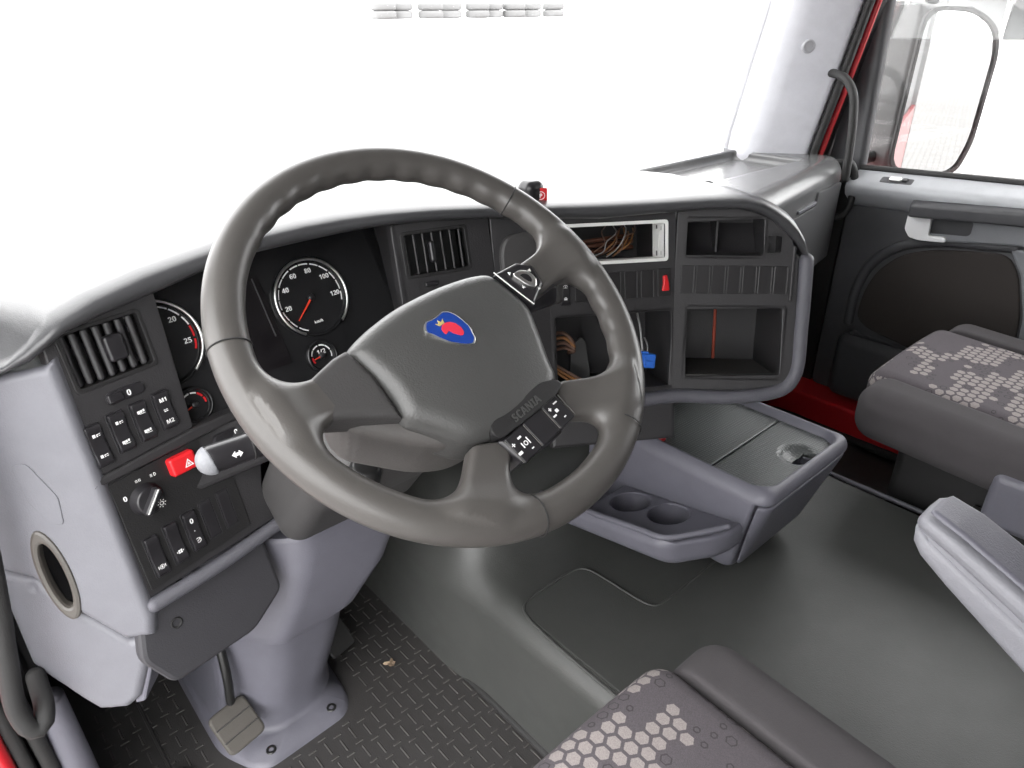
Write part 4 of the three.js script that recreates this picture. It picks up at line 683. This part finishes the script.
const plainFabric = new THREE.MeshStandardMaterial({ color: rgb(0.058, 0.053, 0.056), roughness: 0.95, bumpMap: weave, bumpScale: 0.0005, map: mottleWide });
function seat(name, label, x, z0, y, half, insert, extra) {
  const t = thing(name, label, 'seat', [x, 0.0, z0 + 0.3]);
  const slope = (z) => 0.05 * (z - z0);    // the cushion sinks a little towards the back
  part('cushion_insert', nets((a, b, c) => dBox(a, b + slope(c) - 0.006 * Math.max(0, 1 - ((a - x) / insert) ** 2), c, x - insert - 0.004, x + insert + 0.004, y - extra.thick + 0.02, y + 0.003, z0 - 0.006, z0 + 0.52, 0.034), [x - insert - 0.02, y - extra.thick, z0 - 0.02], [x + insert + 0.02, y + 0.03, z0 + 0.54], 0.0058), hexFabric, t, null, 'grey fabric printed with pale hexagons');
  part('cushion_bolster', nets((a, b, c) => { const d = dBox(a, b + slope(c), c, x - half, x + half, y - extra.thick, y + 0.006, z0 + 0.012, z0 + 0.53, 0.042); return smax(d, -dBox(a, b, c, x - insert, x + insert, y - 0.2, y + 0.2, z0 - 0.1, z0 + 0.6, 0.0), 0.007); }, [x - half - 0.02, y - extra.thick - 0.025, z0 - 0.02], [x + half + 0.02, y + 0.04, z0 + 0.55], 0.0065), plainFabric, t, null, 'plain dark grey side bolsters');
  part('cushion_front', nets((a, b, c) => dBox(a, b, c, x - half + 0.03, x + half - 0.03, y - extra.thick - 0.015, y - 0.07, z0 + 0.03, z0 + 0.5, 0.03), [x - half, y - 0.2, z0], [x + half, y - 0.07, z0 + 0.53], 0.008), plainFabric, t);
  part('backrest', nets((a, b, c) => dBox(a, b, c - 0.22 * (b - y), x - half + 0.01, x + half - 0.01, y - 0.04, y + 0.62, z0 + 0.50, z0 + 0.62, 0.05), [x - half - 0.02, y - 0.06, z0 + 0.44], [x + half + 0.02, y + 0.64, z0 + 0.82], 0.016), plainFabric, t);
  part('seat_base', box2(x - half + extra.base, x + half - 0.05, extra.floor, y - extra.thick - 0.01, z0 + 0.08, z0 + 0.48, 0.02), M.darker, t);
  return t;
}
{
  const d = seat('driver_seat', 'driver seat with pale hexagons on grey fabric and a right armrest', 0, 0.207, 0.452, 0.222, 0.134, { floor: 0.006, thick: 0.155, base: 0.06 });
  const sec = [[0.388, 0.268, 0.298, 0.688, 0.676], [0.392, 0.258, 0.308, 0.695, 0.665], [0.402, 0.251, 0.315, 0.699, 0.656], [0.43, 0.25, 0.32, 0.690, 0.637], [0.51, 0.25, 0.325, 0.655, 0.587], [0.62, 0.25, 0.33, 0.612, 0.535], [0.78, 0.25, 0.33, 0.565, 0.49]];
  const rr = (z, x0, x1, yt, yb, r) => poly([[x0, yb], [x1, yb], [x1, yt], [x0, yt]], r, 4).map((q) => [q.x, q.y, z]);
  const mid = (yt, yb) => yt - 0.34 * (yt - yb) - 0.003;
  part('armrest', [loft(sec.map(([z, x0, x1, yt, yb]) => rr(z, x0, x1, mid(yt, yb) - 0.001, yb, 0.012))), loft(sec.map(([z, x0, x1, yt, yb]) => rr(z, x0, x1, yt, mid(yt, yb) + 0.001, 0.012))), loft(sec.map(([z, x0, x1, yt, yb]) => rr(z + 0.003, x0 + 0.004, x1 - 0.004, yt - 0.004, yb + 0.004, 0.004)))], M.armrest, d, null, 'pale grey plastic armrest of two shells');
  part('armrest_pad', loft(sec.slice(1).map(([z, x0, x1, yt], i) => rr(z + (i ? 0 : 0.004), x0 + 0.012, x1 - 0.006, yt + 0.004, yt - 0.01, 0.006))), M.console, d, null, 'darker armrest pad');
}
{
  const p = seat('passenger_seat', 'passenger seat with small pale hexagons on grey fabric beside the door', 1.15, 0.062, 0.488, 0.262, 0.172, { floor: 0.0, thick: 0.105, base: 0.11 });
  part('side_cover', rb(0.905, 0.375, 0.56, 0.05, 0.11, 0.46, 0.018, 3), M.console, p, null, 'grey plastic side cover');
  for (const [x, z] of [[0.99, 0.34], [1.0, 0.36], [0.98, 0.44]]) part('slide_rail', rb(x, 0.30, z, 0.004, 0.004, 0.045, 0.001), M.chrome, p);
  part('slide_frame', box2(0.96, 0.99, 0.25, 0.29, 0.3, 0.7, 0.006), M.steel, p);
}
// ---------- passenger door ----------
const FD = frame([1.6, 0, 0], [0, 0, 1], [0, 1, 0]);     // u to the rear, v up, n into the cab
{
  const d = structure('door_1', 'dark grey passenger door with a dark fabric insert and a silver handle', [1.6, 0.1, 0.2]);
  d.userData.category = 'door';
  part('door_panel', plate([[-0.318, 0.105], [-0.318, 0.72], [0.765, 0.76], [0.765, 0.105]], -0.06, 0, { r: 0.02, bevel: 0.006 }), M.doorDark, d, FD);
  const up = (z) => 0.04 * (z + 0.3);
  const sec = (z) => [[-0.035, 0.748], [-0.02, 0.750], [0.0, 0.746], [0.034, 0.728], [0.046, 0.720], [0.05, 0.709], [0.042, 0.690], [0.012, 0.668], [-0.005, 0.65], [-0.035, 0.65]].map(([n, v]) => [1.6 - n, v + up(z), z]);
  part('window_ledge', loft([-0.312, -0.1, 0.2, 0.5, 0.765].map(sec)), M.ledge, d, null, 'pale ledge under the side window');
  part('window_seal', tube([[1.612, 0.752, -0.31], [1.612, 0.768, 0.1], [1.612, 0.79, 0.765]], 0.008, 30, 8), M.rubber, d);
  const sw = part('mirror_switch', plate(rect(-0.235, -0.155, -0.012, 0.012), 0, 0.004, { r: 0.006, bevel: 0.001 }), M.doorDark, d, frame([1.578, 0.7425, 0.0], [0, 0.04, 1], [0.9, 0.45, 0]));
  part('switch_button', rb(-0.198, 0.0, 0.007, 0.030, 0.013, 0.008, 0.003), M.chrome, sw);
  part('switch_button', rb(-0.175, 0.002, 0.006, 0.012, 0.012, 0.006, 0.002), M.button, sw);
  // arm pull
  part('arm_pull', loft([-0.136, -0.13, -0.1, 0.1, 0.4, 0.765].map((z, i) => poly([[0.0, 0.655], [0.062, 0.660], [0.066, 0.690], [0.05, 0.700], [0.0, 0.700]].map(([n, v]) => [i === 0 ? n * 0.9 : n, v + up(z) * 2.2 - 0.012 + (i === 0 ? 0 : 0)]), 0.006, 3).map((q) => [1.6 - q.x, q.y, z])).map((r) => r)), M.doorDark, d, null, 'dark grey padded arm pull');
  part('pull_slot', loft([0.0 - 0.06, -0.055, 0.4].map((z, i) => poly([[0.018, 0.7], [0.042, 0.7], [0.042, 0.704], [0.018, 0.704]].map(([n, v]) => [n, v + up(z) * 2.2 - 0.0125]), 0.001, 2).map((q) => [1.6 - q.x, q.y, z]))), M.doorDark, d);
  part('lower_belt', plate([[-0.125, 0.597], [-0.15, 0.62], [-0.15, 0.665], [0.765, 0.72], [0.765, 0.655], [0.11, 0.630]], -0.002, 0.022, { r: 0.012, bevel: 0.006, holes: [[[-0.094, 0.617], [-0.094, 0.667], [0.003, 0.674], [0.010, 0.665], [0.010, 0.636], [0.0, 0.626]]], hr: 0.008 }), M.doorGrey, d, FD, 'grey belt behind the door handle');
  const hd = part('handle_recess', plate([[-0.096, 0.615], [-0.096, 0.668], [0.005, 0.676], [0.012, 0.666], [0.012, 0.634], [0.002, 0.624]], -0.02, 0.0015, { r: 0.008, bevel: 0.001 }), M.doorDark, d, FD);
  part('door_handle', plate([[-0.145, 0.662], [-0.145, 0.625], [-0.130, 0.606], [-0.105, 0.603], [-0.045, 0.609], [-0.040, 0.617], [-0.048, 0.622], [-0.085, 0.619], [-0.088, 0.662], [-0.052, 0.666], [-0.06, 0.672], [-0.1, 0.670]], 0.023, 0.036, { r: 0.006, bevel: 0.003 }), smooth(rgb(0.72, 0.72, 0.73), 0.35), hd, null, 'silver door handle');
  const ins = [[-0.225, 0.35], [-0.222, 0.42], [-0.2, 0.49], [-0.15, 0.548], [-0.08, 0.578], [0.0, 0.592], [0.09, 0.604], [0.125, 0.56], [0.155, 0.46], [0.168, 0.34], [0.16, 0.29], [-0.05, 0.30], [-0.19, 0.325]];
  part('fabric_insert', plate(ins, -0.002, 0.008, { r: 0.03, bevel: 0.004 }), new THREE.MeshStandardMaterial({ color: rgb(0.033, 0.028, 0.026), roughness: 0.97, bumpMap: weave, bumpScale: 0.0006 }), d, FD, 'dark brown fabric insert');
  part('insert_rim', tube([[-0.245, 0.33], [-0.245, 0.42], [-0.22, 0.505], [-0.16, 0.567], [-0.08, 0.597], [0.0, 0.610], [0.1, 0.622]].map(([z, y]) => [1.6, y, z]), 0.014, 50, 8), M.doorDark, d);
  part('rear_panel', plate([[0.09, 0.62], [0.13, 0.56], [0.162, 0.46], [0.175, 0.33], [0.765, 0.33], [0.765, 0.65]], -0.01, 0.012, { r: 0.01, bevel: 0.005 }), M.doorGrey, d, FD);
  part('door_pocket', nets((x, y, z) => { const k = (y - 0.12) / 0.2; return smax(dBox(x, y, z, 1.53 , 1.61, 0.12, 0.315, -0.245, 0.74, 0.03), -dBox(x, y, z, 1.552, 1.598, 0.16, 0.4, -0.22, 0.7, 0.02), 0.006); }, [1.515, 0.11, -0.26], [1.62, 0.33, 0.76], 0.008), M.doorDark, d);
  part('window_frame', loft([[0.742, -0.395, -0.308], [1.15, -0.352, -0.322], [1.5, -0.31, -0.27]].map(([y, za, zb]) => [[1.60, y, za], [1.60, y, zb], [1.625, y, zb + 0.008], [1.65, y, zb], [1.65, y, za]].reverse())), M.doorDark, d, null, 'dark grey window frame');
  const w2 = structure('window_2', 'clear side window of the passenger door', [1.625, 0.75, 0.2]);
  part('pane', box2(1.622, 1.627, 0.745, 1.5, -0.315, 0.78), M.glass, w2);
}
// ---------- right front pillar ----------
{
  const t = structure('trim_1', 'pale grey front pillar trim with a round knob', [1.5, 0.78, -0.45]);
  const ys = [0.70, 0.85, 1.0, 1.15, 1.35, 1.62];
  const lean = (y) => 0.21 * (y - 0.85);
  part('pillar_trim', loft(ys.map((y) => [[1.535, -0.402], [1.515, -0.415], [1.49, -0.45], [1.455, -0.495], [1.435, -0.54], [1.45, -0.62], [1.55, -0.5]].map(([x, z]) => [x - 0.03 * Math.max(0, y - 1), y, z + lean(y)]))), M.trimLight, t);
  const L3 = (dx, dz, r, name, mat, label) => part(name, tube(ys.map((y) => [1.54 + dx - 0.03 * Math.max(0, y - 1), y, -0.398 + dz + lean(y)]), r, 30, 8), mat, t, null, label);
  L3(0.0, 0.0, 0.012, 'pillar_seal', M.rubber, 'black rubber seal');
  L3(0.034, 0.006, 0.008, 'painted_edge', M.redPaint, 'red painted pillar edge');
  part('pillar_post', loft(ys.map((y) => [[1.555, -0.42], [1.60, -0.385], [1.66, -0.40], [1.66, -0.5], [1.56, -0.5]].map(([x, z]) => [x - 0.03 * Math.max(0, y - 1), y, z + lean(y)]).reverse())), M.rubber, t);
  const Fk = frame([1.478, 1.048, -0.432], [0.77, 0, 0.64], [0, 1, 0.2]);
  part('pillar_knob', lathe([[0, 0.008], [0.009, 0.008], [0.0105, 0.0065], [0.012, 0.009], [0.0155, 0.008], [0.017, 0.004], [0.017, -0.01]], 28).rotateX(Math.PI / 2), smooth(rgb(0.4, 0.4, 0.42), 0.5), t, Fk.clone().setPosition(1.470, 1.048, -0.440), 'round grey knob');
  part('pillar_hole_disc', lathe([[0, 0.0015], [0.005, 0.0015], [0.0055, 0.0]], 16).rotateX(Math.PI / 2), M.darker, t, Fk.clone().setPosition(1.462, 0.914, -0.4810), 'dark disc painted for a hole in the trim');  // dark colour stands for the shade inside a small hole
  const g = thing('grab_handle', 'black bent grab bar on the right front pillar', 'grab handle', [1.47, 0.76, -0.3]);
  part('bar', tube([[1.525, 0.985, -0.400], [1.505, 0.985, -0.372], [1.492, 0.975, -0.338], [1.488, 0.945, -0.312], [1.488, 0.88, -0.298], [1.49, 0.80, -0.292], [1.495, 0.74, -0.292]], 0.0105, 50, 10), M.rubber, g);
  part('mount', lathe([[0, 0.006], [0.014, 0.006], [0.017, 0.0], [0.017, -0.006]], 20).rotateX(Math.PI / 2).rotateY(-0.6).translate(1.526, 0.985, -0.402), M.rubber, g);
}
// ---------- passenger side of the dash ----------
{
  const t = thing('dash_shelf', 'low grey passenger side dash shelf with a glove box under the windscreen', 'dashboard', [1.2, 0.42, -0.5]);
  const f = (x, y, z) => {
    const zz = z + 0.187 * (x - 1.14) ; let d = dBox(x, y, zz, 0.86, 1.58, 0.50, 0.783, -0.95, -0.248, 0.045);
    d = Math.max(d, -0.83 - z);
    return smax(d, -dBox(x, y, z, 1.02, 1.44, 0.758, 0.9, -0.592, -0.39, 0.012), 0.006);
  };
  part('shelf', nets(f, [0.84, 0.48, -0.84], [1.60, 0.80, -0.2], 0.0075), plastic(rgb(0.135, 0.135, 0.137), 0.24, { bumpScale: 0.0001 }), t, null, 'grey shelf with a shallow tray');
  const FS = frame([1.3, 0.64, -0.2785], [0.983, 0, -0.184], [0, 1, 0]);
  part('glovebox_lid', plate([[-0.42, -0.12], [-0.42, 0.058], [0.038, 0.058], [0.042, 0.090], [0.24, 0.082], [0.24, -0.12]], -0.01, 0.006, { r: 0.006, bevel: 0.002 }), plastic(rgb(0.085, 0.085, 0.088), 0.5), t, FS, 'dark grey glove box lid');
  part('lid_slot', rb(-0.03, 0.066, 0.003, 0.13, 0.009, 0.008, 0.003), M.grey, t, FS);
  part('lower_panel', box2(1.0, 1.57, 0.10, 0.50, -0.5, -0.36, 0.03), M.darker, t);
  const g = part('end_handle', tube([[0.252, 0.128, -0.02], [0.262, 0.128, 0.012], [0.27, 0.10, 0.026], [0.272, 0.06, 0.03], [0.27, 0.012, 0.028], [0.262, -0.012, 0.014], [0.255, -0.014, -0.01]], 0.0095, 50, 10), M.rubber, t, FS, 'black grab handle on the shelf end');
  part('handle_foot', rb(0.256, 0.128, 0.0, 0.02, 0.02, 0.012, 0.004), M.rubber, g);
  part('top_ring', new THREE.TorusGeometry(0.032, 0.004, 8, 30, 2.4).rotateX(-1.2).rotateY(0.6).translate(1.02, 0.775, -0.36), M.rubber, t);
}
// ---------- right outside mirror ----------
{
  const t = thing('outside_mirror', 'tall black outside mirror seen through the passenger window', 'mirror', [1.84, 0.7, -0.28]);
  const FM = frame([1.76, 0.9, -0.29], [0.809, 0, 0.588], [0, 1, 0]);
  const o = [[-0.006, -0.17], [0.15, -0.188], [0.19, -0.17], [0.213, -0.1], [0.216, 0.12], [0.196, 0.18], [0.13, 0.222], [0.0, 0.228]];
  part('housing', nets((u, v, n) => { const k = Math.max(0, -n); return dSlab(dPoly(u * (1 + 0.4 * k) + 0.2 * k, v, [[-0.012, -0.182], [0.15, -0.198], [0.198, -0.18], [0.224, -0.1], [0.227, 0.125], [0.205, 0.19], [0.135, 0.234], [-0.008, 0.24]]), n, -0.13, 0.004, 0.02); }, [-0.08, -0.22, -0.14], [0.25, 0.26, 0.02], 0.006), plastic(rgb(0.10, 0.10, 0.10), 0.45), t, FM, 'black mirror housing greyed for window glare');  // black housing coloured lighter to imitate glare on the side window
  part('mirror_glass', plate(o, 0.0035, 0.0055, { r: 0.05, bevel: 0.0005 }), M.mirror, t, FM, 'mirror glass');
  part('mirror_rim', plate(o.map(([a, b]) => [0.103 + (a - 0.103) * 1.075, 0.02 + (b - 0.02) * 1.045]), 0.0, 0.012, { r: 0.05, holes: [o.map(([a, b]) => [0.103 + (a - 0.103) * 0.985, 0.02 + (b - 0.02) * 0.99])], hr: 0.05, bevel: 0.002 }), M.rubber, t, FM);
  part('mirror_arm', tube([[1.68, 0.76, -0.42], [1.74, 0.75, -0.37], [1.80, 0.76, -0.34]], 0.016, 20, 10), M.rubber, t);
  part('mirror_arm', tube([[1.66, 1.2, -0.40], [1.75, 1.19, -0.35], [1.82, 1.15, -0.3]], 0.014, 20, 10), M.rubber, t);
  const k = thing('kerb_mirror', 'small grey kerb mirror above the tall mirror', 'mirror', [1.9, 1.2, -0.16]);
  part('housing', nets((x, y, z) => dBox(x, y, z, 1.80, 1.98, 1.175, 1.30, -0.24, -0.09, 0.03), [1.78, 1.16, -0.26], [2.0, 1.32, -0.07], 0.008), plastic(rgb(0.16, 0.16, 0.16), 0.5), k);
  part('mirror_glass', box2(1.82, 1.96, 1.19, 1.28, -0.091, -0.087), M.mirror, k);
}
// ---------- door edge, handle and sill on the driver side ----------
{
  const g = thing('grab_handle', 'thick black curved grab handle beside the open driver door', 'grab handle', [-0.45, 0.33, -0.29]);
  part('bar', tube([[-0.405, 0.80, -0.315], [-0.415, 0.66, -0.308], [-0.432, 0.54, -0.302], [-0.447, 0.458, -0.297], [-0.458, 0.385, -0.290], [-0.452, 0.355, -0.282], [-0.443, 0.352, -0.282], [-0.434, 0.364, -0.295], [-0.430, 0.385, -0.335]], 0.0115, 70, 12), M.rubber, g);
  const t = structure('trim_2', 'red painted door edge and black rubber seals of the driver door', [-0.46, 0, -0.4]);
  part('pillar_foot', lathe([[0.0, 0.0], [0.021, 0.0], [0.020, 0.20], [0.018, 0.325], [0, 0.325]], 24).translate(-0.428, 0.0, -0.355), M.console, t, null, 'grey tube at the foot of the pillar');
  part('seal', tube([[-0.452, 0.0, -0.36], [-0.456, 0.25, -0.345], [-0.462, 0.6, -0.36], [-0.44, 0.82, -0.38]], 0.010, 30, 8), M.rubber, t);
  part('seal', tube([[-0.474, 0.0, -0.36], [-0.478, 0.25, -0.345], [-0.482, 0.6, -0.36], [-0.46, 0.82, -0.38]], 0.009, 30, 8), M.rubber, t);
  part('pillar_skin', box2(-0.492, -0.44, -0.06, 0.80, -0.52, -0.37, 0.01), M.rubber, t);
  part('red_edge', box2(-0.56, -0.487, -0.1, 0.74, -0.5, -0.33, 0.012), M.redPaint, t, null, 'red painted cab side');
  part('sill', box2(-0.47, -0.435, -0.06, 0.012, -0.33, 0.85, 0.01), M.rubber, t);
}
// ---------- outside ----------
{
  const g = structure('ground', 'pale paved yard', [0, -1.45, 0]);
  const paving = noiseTex(256, (i, j) => { const r = Math.floor(j / 16), u = (i + (r & 1 ? 16 : 0)) % 32, v = j % 16, gap = u < 2 || v < 2; const n = 0.92 + 0.16 * L64(Math.floor((i + (r & 1 ? 16 : 0)) / 32) * 3.1 + 7, r * 2.3) * 0.6 + 0.05 * rnd(); return [0.49, 0.48, 0.475].map((c) => 255 * Math.min(1, (gap ? 0.66 : 1.12) * n * c)); }, true);
  paving.repeat.set(1 / 1.6, 1 / 1.6); // stones 20 by 10 cm
  part('yard', metric(new THREE.PlaneGeometry(160, 160).rotateX(-Math.PI / 2).translate(0, -1.45, 0)), new THREE.MeshStandardMaterial({ map: paving, roughness: 0.9 }), g);
  const tyreMat = plastic(rgb(0.19, 0.19, 0.19), 0.9);  // tyre colour lightened to stand in for glare and overexposure
  const prof = [[0.28, -0.13], [0.32, -0.145], [0.44, -0.14], [0.495, -0.11], [0.51, -0.05], [0.51, 0.05], [0.495, 0.11], [0.44, 0.14], [0.32, 0.145], [0.28, 0.13], [0.28, -0.13]];
  const tg = lathe(prof, 24);
  const bank = thing('loading_ramp', 'pale concrete ramp beyond the yard', 'ramp', [20, -1.45, -26]);
  part('slab', bx(20, -0.24, -27, 30, 2.42, 3).rotateY(0), new THREE.MeshStandardMaterial({ color: rgb(0.85, 0.85, 0.85), roughness: 0.9 }), bank);
  for (let i = 0; i < 9; i++) for (let k = 0; k < 2; k++) {
    const m = new THREE.Mesh(tg, tyreMat); m.name = numbered('truck_tyre'); m.castShadow = m.receiveShadow = true;
    m.position.set(16.4 + i * 1.15 + 0.1 * Math.sin(i * 5), 1.12 + k * 0.29, -26 + 0.2 * Math.cos(i * 3)); m.userData = { label: 'truck tyre coloured pale for glare, lying in a stack beyond the windscreen', category: 'tyre', group: 'tyre stacks across the yard' };
    scene.add(m);
  }
  const b = thing('workshop_building', 'pale workshop building behind the passenger side mirror', 'building', [18, -1.45, -6]);
  const wallM = new THREE.MeshStandardMaterial({ color: rgb(0.75, 0.75, 0.75), roughness: 0.9 });
  part('wall', bx(19, 1.0, -6, 0.3, 4.9, 14), wallM, b);
  for (let i = 0; i < 4; i++) { const w = part('window', bx(18.8, 1.35, -9.4 + i * 2.1, 0.1, 1.6, 1.7), smooth(rgb(0.14, 0.145, 0.145), 0.6), b); part('frame', [bx(18.74, 1.35, -9.4 + i * 2.1, 0.06, 1.7, 0.08), bx(18.74, 1.35, -9.4 + i * 2.1, 0.06, 0.08, 1.8)], wallM, w); }
  part('roof_brace', bx(0, 0, 0, 0.2, 0.3, 5).rotateX(0.5).translate(18.4, 1.6, -5.4), smooth(rgb(0.12, 0.12, 0.12), 0.7), b);
}
renderer.render(scene, camera);
